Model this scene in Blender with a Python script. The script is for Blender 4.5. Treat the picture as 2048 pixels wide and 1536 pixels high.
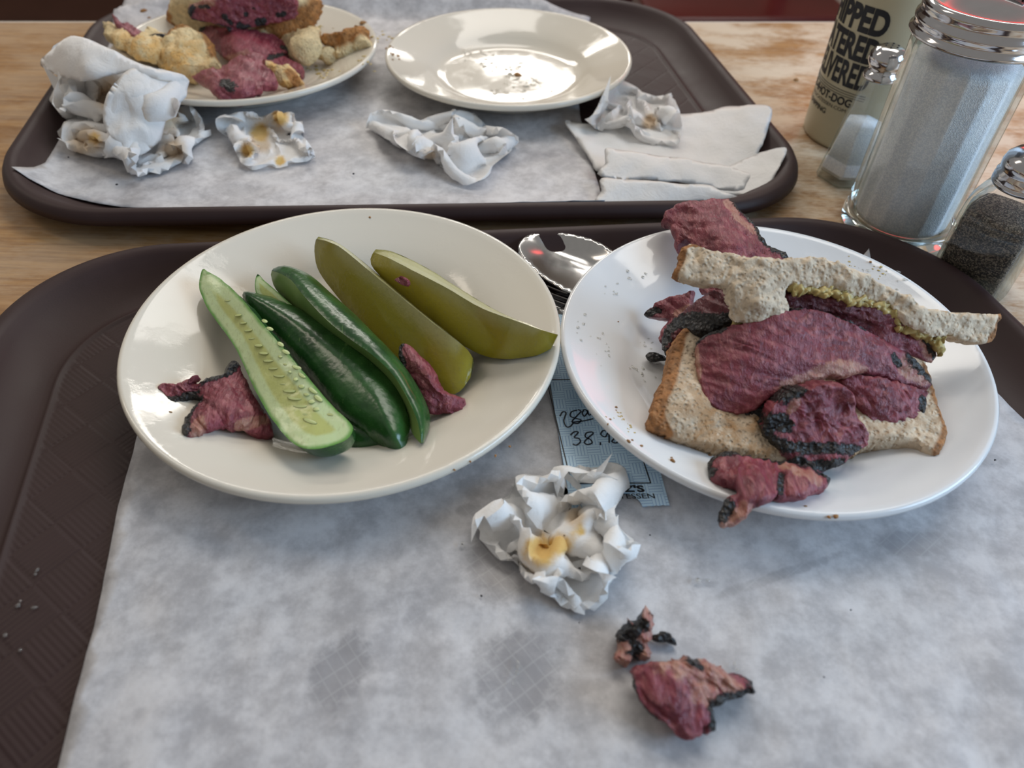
import bpy, bmesh, math, random
import numpy as np
from mathutils import Vector, Matrix, noise as mnoise
from mathutils.geometry import delaunay_2d_cdt

for o in list(bpy.data.objects): bpy.data.objects.remove(o)
SC = bpy.context.scene
COL = SC.collection
PI = math.pi

# ------------------------------------------------------------------ camera
F, TH, ROLL, HT = 1490.0, 0.78916, 0.0276, 0.2821      # focal length in pixels of the 2048 frame, pitch, roll, height over the table
cT, sT, cR, sR = math.cos(TH), math.sin(TH), math.cos(ROLL), math.sin(ROLL)
right0 = Vector((1, 0, 0)); up0 = Vector((0, sT, cT)); fwd = Vector((0, cT, -sT))
cam_x = right0 * cR + up0 * sR
cam_y = up0 * cR - right0 * sR
cam_d = bpy.data.cameras.new('camera'); cam = bpy.data.objects.new('camera', cam_d); COL.objects.link(cam)
cam_d.sensor_width = 36.0; cam_d.lens = F / 2048 * 36.0
cam_d.clip_start = 0.01; cam_d.clip_end = 50
M = Matrix.Identity(4)
for i in range(3):
    M[i][0] = cam_x[i]; M[i][1] = cam_y[i]; M[i][2] = -fwd[i]
M[0][3], M[1][3], M[2][3] = 0, 0, HT
cam.matrix_world = M
cam_d.dof.use_dof = True; cam_d.dof.focus_distance = 0.40; cam_d.dof.aperture_fstop = 8.0
SC.camera = cam

def at(u, v, z):
    """point of the room at height z (m) seen at pixel u, v of the photograph"""
    du, dv = (np.asarray(u, float) - 1024) / F, (np.asarray(v, float) - 768) / F
    x = cR * du + sR * dv; y = -(-sR * du + cR * dv)
    dx, dy, dz = x, cT + y * sT, -sT + y * cT
    k = (np.asarray(z, float) - HT) / dz
    return np.stack([dx * k, dy * k, HT + dz * k], -1)

def px(P):
    P = np.asarray(P, float); X = P[..., 0]; dz = P[..., 2] - HT
    Y = P[..., 1] * sT + dz * cT; Z = P[..., 1] * cT - dz * sT
    u = F * X / Z; v = -F * Y / Z
    return 1024 + cR * u - sR * v, 768 + sR * u + cR * v

# ------------------------------------------------------------------ light
W = bpy.data.worlds.new('room'); SC.world = W; W.use_nodes = True
W.node_tree.nodes['Background'].inputs[0].default_value = (0.88, 0.85, 0.81, 1)
W.node_tree.nodes['Background'].inputs[1].default_value = 0.30
SC.view_settings.view_transform = 'Standard'; SC.view_settings.look = 'None'
SC.view_settings.gamma = 1.0; SC.view_settings.use_curve_mapping = False
SC.view_settings.exposure = 0.0
SC.cycles.transparent_max_bounces = 32; SC.cycles.max_bounces = 16; SC.cycles.transmission_bounces = 16

def area(name, loc, target, sx, sy, power, col):
    l = bpy.data.lights.new(name, 'AREA'); l.shape = 'RECTANGLE'; l.size = sx; l.size_y = sy; l.energy = power; l.color = col
    o = bpy.data.objects.new(name, l); COL.objects.link(o); o.location = loc
    d = Vector(target) - Vector(loc); o.rotation_euler = d.to_track_quat('-Z', 'Y').to_euler()
    return o
area('ceiling_lamp_over_table', (0.55, 1.35, 1.75), (0.2, 0.7, 0), 1.7, 0.6, 17, (1.0, 0.95, 0.88))
area('ceiling_lamp_behind', (-0.5, 3.3, 1.85), (-0.3, 2.5, 0), 1.6, 0.35, 24, (1.0, 0.94, 0.86))
area('ceiling_lamp_far', (0.2, 5.6, 1.95), (0.1, 1.0, 0), 1.0, 0.28, 15, (1.0, 0.96, 0.90))
area('ceiling_lamp_left', (-1.9, 1.2, 1.75), (-1.2, 1.0, 0), 0.35, 1.3, 8, (1.0, 0.88, 0.74))
area('shop_window', (1.20, 0.02, 0.55), (0.25, 0.40, 0.05), 0.8, 0.6, 14, (0.50, 0.73, 1.0))
area('red_sign_lamp', (.72, 1.20, .40), (0.26, 0.444, 0.13), 0.45, 0.18, .55, (1.0, 0.05, 0.05))

# ------------------------------------------------------------------ materials
def nt(name):
    m = bpy.data.materials.new(name); m.use_nodes = True
    t = m.node_tree; b = t.nodes['Principled BSDF']
    return m, t, b
class G:
    """tiny node-graph helper"""
    def __init__(s, t): s.t = t; s.tc = None
    def n(s, typ, **kw):
        x = s.t.nodes.new(typ)
        for k, v in kw.items(): setattr(x, k, v)
        return x
    def link(s, a, b): s.t.links.new(a, b)
    def co(s, kind='Object'):
        if s.tc is None: s.tc = s.n('ShaderNodeTexCoord')
        return s.tc.outputs[kind]
    def put(s, inp, v):
        if hasattr(v, 'links') or hasattr(v, 'is_linked'): s.link(v, inp)
        elif isinstance(v, (tuple, list)) and len(v) == 3 and inp.type == 'RGBA': inp.default_value = (*v, 1)
        else: inp.default_value = v
    def map(s, vec, scale=(1, 1, 1), rot=(0, 0, 0), loc=(0, 0, 0)):
        m = s.n('ShaderNodeMapping'); s.link(vec, m.inputs[0])
        m.inputs['Scale'].default_value = scale; m.inputs['Rotation'].default_value = rot; m.inputs['Location'].default_value = loc
        return m.outputs[0]
    def noise(s, vec, scale, detail=4, rough=0.55, dist=0.0):
        x = s.n('ShaderNodeTexNoise'); s.link(vec, x.inputs['Vector'])
        x.inputs['Scale'].default_value = scale; x.inputs['Detail'].default_value = detail
        x.inputs['Roughness'].default_value = rough; x.inputs['Distortion'].default_value = dist
        return x.outputs['Fac']
    def voro(s, vec, scale, feature='F1', out='Distance'):
        x = s.n('ShaderNodeTexVoronoi', feature=feature); s.link(vec, x.inputs['Vector']); x.inputs['Scale'].default_value = scale
        return x.outputs[out]
    def ramp(s, fac, a, b, smooth=True):
        x = s.n('ShaderNodeMapRange'); x.interpolation_type = 'SMOOTHSTEP' if smooth else 'LINEAR'
        s.put(x.inputs[0], fac); x.inputs[1].default_value = a; x.inputs[2].default_value = b
        return x.outputs[0]
    def math(s, op, a, b=0.0):
        x = s.n('ShaderNodeMath', operation=op); s.put(x.inputs[0], a); s.put(x.inputs[1], b); return x.outputs[0]
    def mix(s, fac, a, b):
        x = s.n('ShaderNodeMix', data_type='RGBA'); s.put(x.inputs[0], fac); s.put(x.inputs[6], a); s.put(x.inputs[7], b); return x.outputs[2]
    def attr(s, name):
        x = s.n('ShaderNodeAttribute'); x.attribute_name = name; return x.outputs['Fac']
    def bump(s, h, strength, dist, prev=None):
        x = s.n('ShaderNodeBump'); x.inputs['Strength'].default_value = strength; x.inputs['Distance'].default_value = dist
        s.link(h, x.inputs['Height'])
        if prev is not None: s.link(prev, x.inputs['Normal'])
        return x.outputs[0]

def plain(name, col, rough=0.5, metal=0.0, spec=0.5, var=0.0, scale=30, trans=0.0, ior=1.45, coat=0.0, sss=0.0):
    m, t, b = nt(name); g = G(t)
    b.inputs['Roughness'].default_value = rough; b.inputs['Metallic'].default_value = metal
    b.inputs['Specular IOR Level'].default_value = spec; b.inputs['IOR'].default_value = ior
    b.inputs['Transmission Weight'].default_value = trans; b.inputs['Coat Weight'].default_value = coat
    if sss:
        b.inputs['Subsurface Weight'].default_value = sss; b.inputs['Subsurface Radius'].default_value = (0.004, 0.003, 0.002); b.inputs['Subsurface Scale'].default_value = 1.0
    f = g.noise(g.co(), scale, 4)
    lo = tuple(c * (1 - var) for c in col); hi = tuple(min(1, c * (1 + var)) for c in col)
    g.link(g.mix(f, lo, hi), b.inputs['Base Color'])
    return m

def m_wood():
    m, t, b = nt('wood_laminate'); g = G(t)
    v = g.map(g.co(), (1.2, 22, 1))
    f = g.noise(v, 9, 7, 0.65, 0.6); f2 = g.noise(g.map(g.co(), (2, 60, 1)), 16, 4, .6)
    c = g.mix(g.ramp(f, .3, .72), (0.235, 0.108, 0.032), (0.43, 0.235, 0.085))
    c = g.mix(g.math('MULTIPLY', g.ramp(f2, .5, .75), .45), c, (0.60, 0.38, 0.19))
    worn_lit = g.ramp(g.math('ADD', g.noise(g.map(g.co(), (5, 8, 1)), 2.6, 6, .62), g.math('MULTIPLY', g.noise(g.map(g.co(), (20, 70, 1)), 7, 5, .7), .35)), .52, .80)
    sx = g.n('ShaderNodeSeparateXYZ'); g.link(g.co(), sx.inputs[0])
    side = g.math('ADD', g.math('MULTIPLY', g.ramp(sx.outputs[0], -.02, .3), .75), .25)  # wear bleached more toward the right, window light painted into the wood
    c = g.mix(g.math('MULTIPLY', worn_lit, side), c, (0.66, 0.56, 0.43))
    g.link(c, b.inputs['Base Color']); b.inputs['Roughness'].default_value = .38
    g.link(g.bump(f2, .12, .0006), b.inputs['Normal'])
    return m

def m_tray():
    m, t, b = nt('tray_brown_plastic'); g = G(t)
    co = g.co()
    f = g.noise(co, 40, 6, .6)
    c = g.mix(f, (0.026, 0.0120, 0.0115), (0.043, 0.0225, 0.0215))
    scr = g.ramp(g.noise(g.map(co, (30, 400, 30), (0, 0, .6)), 4, 3, .6), .70, .80)
    c = g.mix(g.math('MULTIPLY', scr, .22), c, (0.12, 0.085, 0.08))
    g.link(c, b.inputs['Base Color'])
    g.link(g.math('ADD', g.math('MULTIPLY', f, .2), .44), b.inputs['Roughness'])
    # molded basket weave relief on the flat floor (attribute weave = 1 there)
    w = g.map(co, (1, 1, 1), (0, 0, .62)); sx = g.n('ShaderNodeSeparateXYZ'); g.link(w, sx.inputs[0])
    X, Y = sx.outputs[0], sx.outputs[1]
    a = g.math('FLOOR', g.math('MULTIPLY', X, 1 / .021)); d = g.math('FLOOR', g.math('MULTIPLY', Y, 1 / .021))
    par = g.math('PINGPONG', g.math('ADD', a, d), 1.0)
    s1 = g.math('SINE', g.math('MULTIPLY', X, 2 * PI / .0024)); s2 = g.math('SINE', g.math('MULTIPLY', Y, 2 * PI / .0024))
    mx = g.n('ShaderNodeMix', data_type='FLOAT'); g.link(par, mx.inputs[0]); g.link(s1, mx.inputs[2]); g.link(s2, mx.inputs[3])
    gx = g.math('PINGPONG', g.math('MULTIPLY', X, 1 / .021), .5); gy = g.math('PINGPONG', g.math('MULTIPLY', Y, 1 / .021), .5)
    groove = g.ramp(g.math('MINIMUM', gx, gy), .0, .09)
    h = g.math('MULTIPLY', g.math('ADD', g.math('MULTIPLY', mx.outputs[0], .35), g.math('MULTIPLY', groove, 1.4)), g.attr('weave'))
    n1 = g.bump(g.noise(co, 900, 2), .08, .0004)
    b.inputs['Specular IOR Level'].default_value = .28
    g.link(g.bump(h, .28, .0006, n1), b.inputs['Normal'])
    return m

def m_liner(name, spots):
    m, t, b = nt(name); g = G(t); co = g.co()
    f = g.noise(co, 70, 5, .62); f2 = g.noise(co, 260, 5, .7); f3 = g.noise(co, 14, 3, .5)
    mm = g.math('ADD', g.math('ADD', g.math('MULTIPLY', f, .55), g.math('MULTIPLY', f2, .25)), g.math('MULTIPLY', f3, .2))
    c = g.mix(g.ramp(mm, .36, .64), (0.37, 0.362, 0.375), (0.60, 0.592, 0.605))
    wet = None
    for (x, y, rx, ry, rot, k) in spots:
        v = g.map(co, (1 / rx, 1 / ry, 0), (0, 0, 0)); 
        vm = g.n('ShaderNodeVectorMath', operation='SUBTRACT'); g.link(co, vm.inputs[0]); vm.inputs[1].default_value = (x, y, 0)
        v = g.map(vm.outputs[0], (1 / rx, 1 / ry, 0.0), (0, 0, 0))
        rr = g.n('ShaderNodeVectorRotate', rotation_type='Z_AXIS'); g.link(vm.outputs[0], rr.inputs['Vector']); rr.inputs['Angle'].default_value = rot
        v = g.map(rr.outputs[0], (1 / rx, 1 / ry, 0.0))
        le = g.n('ShaderNodeVectorMath', operation='LENGTH'); g.link(v, le.inputs[0])
        d = g.math('ADD', le.outputs['Value'], g.math('MULTIPLY', g.math('SUBTRACT', g.noise(co, 160, 4, .7), .5), 1.5))
        s = g.math('MULTIPLY', g.ramp(d, 1.25, .65), k * .78)
        wet = s if wet is None else g.math('MAXIMUM', wet, s)
    if wet is not None:
        # soaked paper: the weave of the tray shows through as lighter lines
        vv = g.map(co, (1, 1, 1), (0, 0, .9)); sx = g.n('ShaderNodeSeparateXYZ'); g.link(vv, sx.inputs[0])
        l1 = g.math('PINGPONG', g.math('MULTIPLY', sx.outputs[0], 1 / .007), .5); l2 = g.math('PINGPONG', g.math('MULTIPLY', sx.outputs[1], 1 / .0048), .5)
        ln = g.ramp(g.math('MINIMUM', l1, l2), .07, .02)
        wc = g.mix(g.math('MULTIPLY', ln, .4), (0.27, 0.265, 0.28), (0.46, 0.46, 0.47))
        c = g.mix(wet, c, wc)
    g.link(c, b.inputs['Base Color'])
    b.inputs['Roughness'].default_value = .42 if wet is None else .42
    if wet is not None:
        g.link(g.math('SUBTRACT', .45, g.math('MULTIPLY', wet, .2)), b.inputs['Roughness'])
    b.inputs['Specular IOR Level'].default_value = .35
    n1 = g.bump(g.noise(co, 110, 5, .6), .25, .0012)
    g.link(g.bump(f2, .12, .0005, n1), b.inputs['Normal'])
    return m

def m_ceramic(name, col):
    m, t, b = nt(name); g = G(t); co = g.co()
    g.link(g.mix(g.noise(co, 25, 3), tuple(c * .97 for c in col), col), b.inputs['Base Color'])
    gr = g.ramp(g.noise(co, 60, 5, .7), .5, .68)
    g.link(g.math('ADD', g.math('MULTIPLY', gr, .12), .08), b.inputs['Roughness'])
    b.inputs['Coat Weight'].default_value = .10; b.inputs['Coat Roughness'].default_value = .05; b.inputs['Specular IOR Level'].default_value = .42
    n1 = g.bump(g.noise(co, 30, 2), .03, .001)
    g.link(g.bump(gr, .05, .0006, n1), b.inputs['Normal'])
    return m

def m_meat(name='pastrami_meat', hue=1.0, dark=1.0, fibre=(1, .22, 1), rot=.5):
    m, t, b = nt(name); g = G(t); co = g.co()
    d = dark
    v = g.map(co, fibre, (0, 0, rot))
    f = g.noise(v, 330, 6, .65, .6); f2 = g.noise(co, 70, 5, .62, .8); f3 = g.noise(g.map(co, (1, .3, 1), (0, 0, rot + .2)), 900, 3, .6)
    f4 = g.noise(co, 22, 3, .5)
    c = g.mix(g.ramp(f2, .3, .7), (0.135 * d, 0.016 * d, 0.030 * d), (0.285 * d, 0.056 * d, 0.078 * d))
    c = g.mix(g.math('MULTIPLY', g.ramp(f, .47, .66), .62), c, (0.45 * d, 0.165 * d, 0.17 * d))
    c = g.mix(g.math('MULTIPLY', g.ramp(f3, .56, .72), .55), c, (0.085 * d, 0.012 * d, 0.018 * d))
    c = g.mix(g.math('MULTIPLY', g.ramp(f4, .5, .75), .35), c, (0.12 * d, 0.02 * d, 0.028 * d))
    c = g.mix(g.math('MULTIPLY', g.ramp(g.noise(v, 150, 6, .7, 1.5), .62, .7), .4), c, (0.48, 0.24, 0.22))
    fat = g.math('MULTIPLY', g.ramp(g.math('ADD', g.attr('fat'), g.math('MULTIPLY', g.math('SUBTRACT', g.noise(co, 240, 5, .7), .5), 1.2)), .35, .7), .85)
    c = g.mix(fat, c, g.mix(g.ramp(f, .35, .65), (0.36, 0.13, 0.10), (0.50, 0.29, 0.21)))
    cn = g.noise(co, 320, 6, .72)
    cr = g.ramp(g.math('ADD', g.attr('crust'), g.math('MULTIPLY', g.math('SUBTRACT', cn, .5), 2.0)), .40, .62)
    cc = g.mix(g.ramp(g.noise(co, 600, 4, .7), .35, .75), (0.006, 0.006, 0.007), (0.045, 0.037, 0.033))
    c = g.mix(cr, c, cc)
    g.link(c, b.inputs['Base Color'])
    g.link(g.math('ADD', g.math('MULTIPLY', f2, .22), .22), b.inputs['Roughness'])
    b.inputs['Subsurface Weight'].default_value = .12; b.inputs['Subsurface Radius'].default_value = (.004, .001, .001); b.inputs['Subsurface Scale'].default_value = .6
    n1 = g.bump(f, .8, .0014); n2 = g.bump(f3, .6, .0008, n1)
    pep = g.math('MULTIPLY', g.voro(co, 520), cr)
    g.link(g.bump(pep, .9, .0012, n2), b.inputs['Normal'])
    return m

def m_bread(name, crumb=(0.66, 0.535, 0.39), crust=(0.34, 0.150, 0.050), stain=(0.42, 0.25, 0.12)):
    m, t, b = nt(name); g = G(t); co = g.co()
    f = g.noise(co, 150, 5, .65); f2 = g.noise(co, 34, 4, .6)
    c = g.mix(g.ramp(f, .34, .68), tuple(x * .8 for x in crumb), tuple(min(1, x * 1.12) for x in crumb))
    c = g.mix(g.math('MULTIPLY', g.attr('fat'), g.ramp(g.noise(co, 90, 5, .65), .35, .62)), c, stain)
    sp = g.ramp(g.noise(co, 700, 2, .5), .715, .74)
    c = g.mix(g.math('MULTIPLY', sp, g.attr('spice')), c, (0.045, 0.02, 0.012))
    cr = g.ramp(g.math('ADD', g.attr('crust'), g.math('MULTIPLY', g.math('SUBTRACT', f2, .5), .9)), .3, .75)
    cc = g.mix(g.ramp(g.noise(co, 220, 4, .6), .3, .7), tuple(x * .6 for x in crust), tuple(x * 1.25 for x in crust))
    c = g.mix(cr, c, cc)
    g.link(c, b.inputs['Base Color']); b.inputs['Roughness'].default_value = .75
    b.inputs['Subsurface Weight'].default_value = .12; b.inputs['Subsurface Radius'].default_value = (.004, .003, .002); b.inputs['Subsurface Scale'].default_value = .6
    po = g.voro(co, 420); po2 = g.voro(g.map(co, (1, 1, 1), (.3, .2, .1)), 190)
    n1 = g.bump(g.ramp(po, .0, .55), .8, .0010); n2 = g.bump(g.ramp(po2, 0, .35), .45, .0014, n1)
    fz = g.noise(co, 1400, 3, .7); n2 = g.bump(fz, .5, .0007, n2)
    g.link(g.bump(f, .4, .001, n2), b.inputs['Normal'])
    return m

def m_tissue(name='napkin_tissue'):
    m, t, b = nt(name); g = G(t); co = g.co()
    f = g.noise(co, 60, 5, .6)
    base = g.mix(f, (0.93, 0.92, 0.905), (0.97, 0.965, 0.955))
    st = g.ramp(g.math('ADD', g.attr('stain'), g.math('MULTIPLY', g.math('SUBTRACT', g.noise(co, 130, 6, .7), .5), .9)), .25, .85)
    c = g.mix(g.math('MULTIPLY', st, .85), base, (0.80, 0.50, 0.085))
    st2 = g.ramp(g.math('ADD', g.attr('tint'), g.math('MULTIPLY', g.math('SUBTRACT', g.noise(co, 55, 4, .6), .5), .8)), .2, .9)
    c = g.mix(g.math('MULTIPLY', st2, .6), c, (0.70, 0.47, 0.21))
    spk = g.math('MULTIPLY', g.ramp(g.noise(co, 420, 2, .5), .73, .76), g.ramp(g.math('ADD', g.attr('stain'), g.attr('tint')), .15, .4))
    c = g.mix(spk, c, (0.12, 0.04, 0.02))
    g.link(c, b.inputs['Base Color']); b.inputs['Roughness'].default_value = .8; b.inputs['Specular IOR Level'].default_value = .25
    n1 = g.bump(g.noise(co, 900, 3), .12, .0004)
    n2 = g.bump(g.noise(co, 120, 5, .6, 1.6), .45, .0016, n1)
    g.link(n2, b.inputs['Normal'])
    tr = g.n('ShaderNodeBsdfTranslucent'); g.link(c, tr.inputs[0]); g.link(n2, tr.inputs['Normal'])
    ms = g.n('ShaderNodeMixShader'); ms.inputs[0].default_value = .28
    g.link(b.outputs[0], ms.inputs[1]); g.link(tr.outputs[0], ms.inputs[2])
    g.link(ms.outputs[0], t.nodes['Material Output'].inputs[0])
    return m

def m_skin(name, a, bcol, stripe, rough=.22):
    m, t, b = nt(name); g = G(t); co = g.co()
    f = g.noise(co, 60, 5, .6); f2 = g.noise(g.map(co, (1, .12, 1), (0, 0, .72)), 420, 3, .6)
    c = g.mix(g.ramp(f, .3, .7), a, bcol)
    c = g.mix(g.math('MULTIPLY', g.ramp(f2, .66, .74), .55), c, stripe)
    dots = g.ramp(g.voro(co, 240), .12, .05)
    c = g.mix(g.math('MULTIPLY', dots, .35), c, stripe)
    g.link(c, b.inputs['Base Color'])
    g.link(g.math('ADD', g.math('MULTIPLY', f, .2), rough - .06), b.inputs['Roughness'])
    b.inputs['Coat Weight'].default_value = .12; b.inputs['Coat Roughness'].default_value = .15
    n1 = g.bump(g.noise(co, 110, 3), .25, .002)
    g.link(g.bump(g.voro(co, 320), .12, .0008, n1), b.inputs['Normal'])
    return m

def m_flesh(name, core, mid, rind, wet=.2, c0=.48, c1=.66):
    """attribute edge = 0 at the rind, 1 in the seed core"""
    m, t, b = nt(name); g = G(t); co = g.co()
    e = g.math('ADD', g.attr('edge'), g.math('MULTIPLY', g.math('SUBTRACT', g.noise(co, 120, 3), .5), .16))
    c = g.mix(g.ramp(e, .02, .22), rind, mid)
    c = g.mix(g.ramp(e, c0, c1), c, core)
    pits = g.ramp(g.noise(g.map(co, (1, .4, 1), (0, 0, .75)), 620, 2), .55, .72)
    c = g.mix(g.math('MULTIPLY', pits, .25), c, tuple(x * .55 for x in core))
    g.link(c, b.inputs['Base Color']); b.inputs['Roughness'].default_value = wet
    b.inputs['Subsurface Weight'].default_value = .3; b.inputs['Subsurface Radius'].default_value = (.006, .006, .002); b.inputs['Subsurface Scale'].default_value = .8
    g.link(g.bump(g.noise(co, 420, 4), .18, .0008), b.inputs['Normal'])
    return m

def m_glass(name='clear_glass'):
    m, t, b = nt(name)
    b.inputs['Base Color'].default_value = (.93, .985, .96, 1); b.inputs['Roughness'].default_value = .02
    b.inputs['Transmission Weight'].default_value = 1.0; b.inputs['IOR'].default_value = 1.48
    return m

def m_thin_glass(name='thin_clear_glass'):
    m, t, b = nt(name); g = G(t)
    tr = g.n('ShaderNodeBsdfTransparent'); lw = g.n('ShaderNodeLayerWeight'); lw.inputs[0].default_value = .5; g.link(g.mix(g.math('POWER', lw.outputs['Facing'], 3.0), (.975, .982, .982), (.50, .60, .56)), tr.inputs[0])
    gl = g.n('ShaderNodeBsdfGlossy'); gl.inputs['Roughness'].default_value = .03
    fr = g.n('ShaderNodeLayerWeight'); fr.inputs[0].default_value = .5
    fac = g.math('ADD', g.math('MULTIPLY', g.math('POWER', fr.outputs['Facing'], 3.5), .8), .04)
    ms = g.n('ShaderNodeMixShader'); g.link(fac, ms.inputs[0]); g.link(tr.outputs[0], ms.inputs[1]); g.link(gl.outputs[0], ms.inputs[2])
    g.link(ms.outputs[0], t.nodes['Material Output'].inputs[0]); return m

def m_granular(name, a, bcol, scale, thr=(.35, .7)):
    m, t, b = nt(name); g = G(t); co = g.co()
    v = g.voro(co, scale, out='Color'); sx = g.n('ShaderNodeSeparateColor'); g.link(v, sx.inputs[0])
    g.link(g.mix(g.ramp(sx.outputs[0], *thr), a, bcol), b.inputs['Base Color']); b.inputs['Roughness'].default_value = .7
    g.link(g.bump(g.voro(co, scale), .5, .0006), b.inputs['Normal'])
    return m

def m_ticket():
    m, t, b = nt('blue_ticket_paper'); g = G(t); co = g.co()
    sx = g.n('ShaderNodeSeparateXYZ'); g.link(co, sx.inputs[0]); X, Y = sx.outputs[0], sx.outputs[1]
    q = 1 / .0062
    a = g.math('FLOOR', g.math('MULTIPLY', X, q)); d = g.math('FLOOR', g.math('MULTIPLY', Y, q))
    par = g.math('PINGPONG', g.math('ADD', a, d), 1.0)
    l1 = g.math('PINGPONG', g.math('MULTIPLY', X, q * 4), .5); l2 = g.math('PINGPONG', g.math('MULTIPLY', Y, q * 4), .5)
    mx = g.n('ShaderNodeMix', data_type='FLOAT'); g.link(par, mx.inputs[0]); g.link(l1, mx.inputs[2]); g.link(l2, mx.inputs[3])
    ln = g.ramp(mx.outputs[0], .17, .07)
    c = g.mix(ln, (0.62, 0.82, 0.98), (0.28, 0.48, 0.72))
    g.link(c, b.inputs['Base Color']); b.inputs['Roughness'].default_value = .6
    return m

MT = dict(
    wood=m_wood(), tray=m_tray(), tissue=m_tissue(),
    cream=m_ceramic('cream_glazed_china', (0.72, 0.67, 0.575)), white=m_ceramic('white_glazed_china', (0.75, 0.76, 0.77)),
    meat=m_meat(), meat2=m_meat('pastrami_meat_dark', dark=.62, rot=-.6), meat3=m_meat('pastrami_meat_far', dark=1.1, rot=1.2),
    bread=m_bread('rye_crumb'), challah=m_bread('golden_bread', (0.76, 0.60, 0.34), (0.42, 0.19, 0.055), (0.70, 0.42, 0.14)),
    mustard=plain('mustard_paste', (0.47, 0.355, 0.13), .4, var=.5, scale=420, sss=.1),
    chrome=plain('chromed_steel', (0.60, 0.59, 0.60), .13, 1.0, var=.1, scale=90), steel=plain('stainless_steel', (0.62, 0.61, 0.60), .17, 1.0, var=.08, scale=300),
    glass=m_glass(), thin=m_thin_glass(), sugar=m_granular('white_sugar', (0.76, 0.79, 0.84), (0.94, 0.95, 0.97), 1600), salt=m_granular('white_salt', (0.78, 0.81, 0.88), (0.93, 0.95, 0.98), 1800),
    pepper=m_granular('ground_pepper', (0.026, 0.020, 0.015), (0.30, 0.235, 0.17), 1500, (.3, 1.1)),
    bottle=plain('cream_plastic_bottle', (0.47, 0.42, 0.29), .35, var=.06, scale=40), ink=plain('black_ink', (0.012, 0.012, 0.016), .5), pen=plain('pen_ink', (0.03, 0.035, 0.05), .5),
    ticket=m_ticket(), cuke=m_skin('cucumber_skin', (0.011, 0.050, 0.012), (0.028, 0.105, 0.022), (0.13, 0.23, 0.07)),
    pickleskin=m_skin('pickle_skin', (0.09, 0.095, 0.012), (0.17, 0.165, 0.025), (0.26, 0.23, 0.06)),
    cukeflesh=m_flesh('cucumber_flesh', (0.52, 0.56, 0.20), (0.60, 0.72, 0.40), (0.16, 0.38, 0.08)),
    cukeside=plain('cucumber_cut_side', (0.20, 0.31, 0.09), .25, var=.2, scale=60, sss=.2),
    pickle=m_flesh('pickle_flesh', (0.40, 0.37, 0.15), (0.32, 0.27, 0.028), (0.27, 0.225, 0.018), .15, .62, 1.0),
    pickle_lit=m_flesh('pickle_lit_flesh', (0.52, 0.50, 0.27), (0.46, 0.44, 0.20), (0.26, 0.25, 0.07), .2),  # paler copy of the flesh: light painted onto the upper cut face
    seed=plain('cucumber_seed', (0.50, 0.56, 0.22), .25, var=.15, scale=200, sss=.2),
    redwood=plain('red_brown_varnished_wood', (0.085, 0.009, 0.008), .25, var=.3, scale=12, spec=.3, coat=.1),
    darkwood=plain('dark_brown_wood', (0.052, 0.022, 0.014), .4, var=.35, scale=9), blackpad=plain('black_vinyl', (0.012, 0.013, 0.017), .4),
    beige=plain('beige_floor_tile', (0.30, 0.25, 0.22), .5, var=.12, scale=7), wall=plain('tan_wall_paint', (0.42, 0.34, 0.27), .7, var=.05, scale=5),
    pale=plain('pale_table_edging', (0.62, 0.55, 0.47), .4), metal_leg=plain('black_iron', (0.02, 0.02, 0.02), .45),
    drop=plain('grease_droplet', (0.93, 0.92, 0.86), .04, trans=.9, ior=1.38), crumb=plain('brown_crumb', (0.30, 0.15, 0.05), .7, var=.5, scale=400),
    olive=plain('black_olive_skin', (0.018, 0.016, 0.022), .2),
)

# ------------------------------------------------------------------ object helpers
def tag(o, label=None, cat=None, group=None, kind=None):
    if label: o['label'] = label
    if cat: o['category'] = cat
    if group: o['group'] = group
    if kind: o['kind'] = kind
    return o
def thing(name, label, cat, loc, group=None):
    o = bpy.data.objects.new(name, None); COL.objects.link(o); o.location = loc; o.empty_display_size = .02
    return tag(o, label, cat, group)
def obj(name, V, Fc, mat, parent=None, smooth=True, attrs=None, origin=None, flat=False):
    """one mesh object from world-space verts; a top-level object gets its origin at its base"""
    V = np.asarray(V, float)
    if parent is None:
        org = np.array([V[:, 0].mean(), V[:, 1].mean(), V[:, 2].min()]) if origin is None else np.array(origin)
    else:
        p = parent; org = np.zeros(3)
        while p is not None: org = org + np.array(p.location); p = p.parent
    me = bpy.data.meshes.new(name); me.from_pydata((V - org).tolist(), [], [list(map(int, f)) for f in Fc]); 
    if attrs:
        for k, a in attrs.items():
            at_ = me.attributes.new(k, 'FLOAT', 'POINT'); at_.data.foreach_set('value', np.asarray(a, np.float32))
    if smooth and not flat: me.polygons.foreach_set('use_smooth', [True] * len(me.polygons))
    me.materials.append(MT[mat] if isinstance(mat, str) else mat)
    me.update()
    o = bpy.data.objects.new(name, me); COL.objects.link(o)
    if parent is None: o.location = org
    else: o.parent = parent
    return o
def bevel(o, w, seg=2):
    b = o.modifiers.new('bevel', 'BEVEL'); b.width = w; b.segments = seg; b.limit_method = 'ANGLE'; return o
def box(c, s, rz=0.0):
    x, y, z = s[0] / 2, s[1] / 2, s[2] / 2
    V = np.array([(a * x, b * y, d * z) for a in (-1, 1) for b in (-1, 1) for d in (-1, 1)])
    R = np.array([[math.cos(rz), -math.sin(rz), 0], [math.sin(rz), math.cos(rz), 0], [0, 0, 1]])
    return V @ R.T + np.array(c), [(0, 1, 3, 2), (4, 6, 7, 5), (0, 4, 5, 1), (2, 3, 7, 6), (0, 2, 6, 4), (1, 5, 7, 3)]
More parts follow.
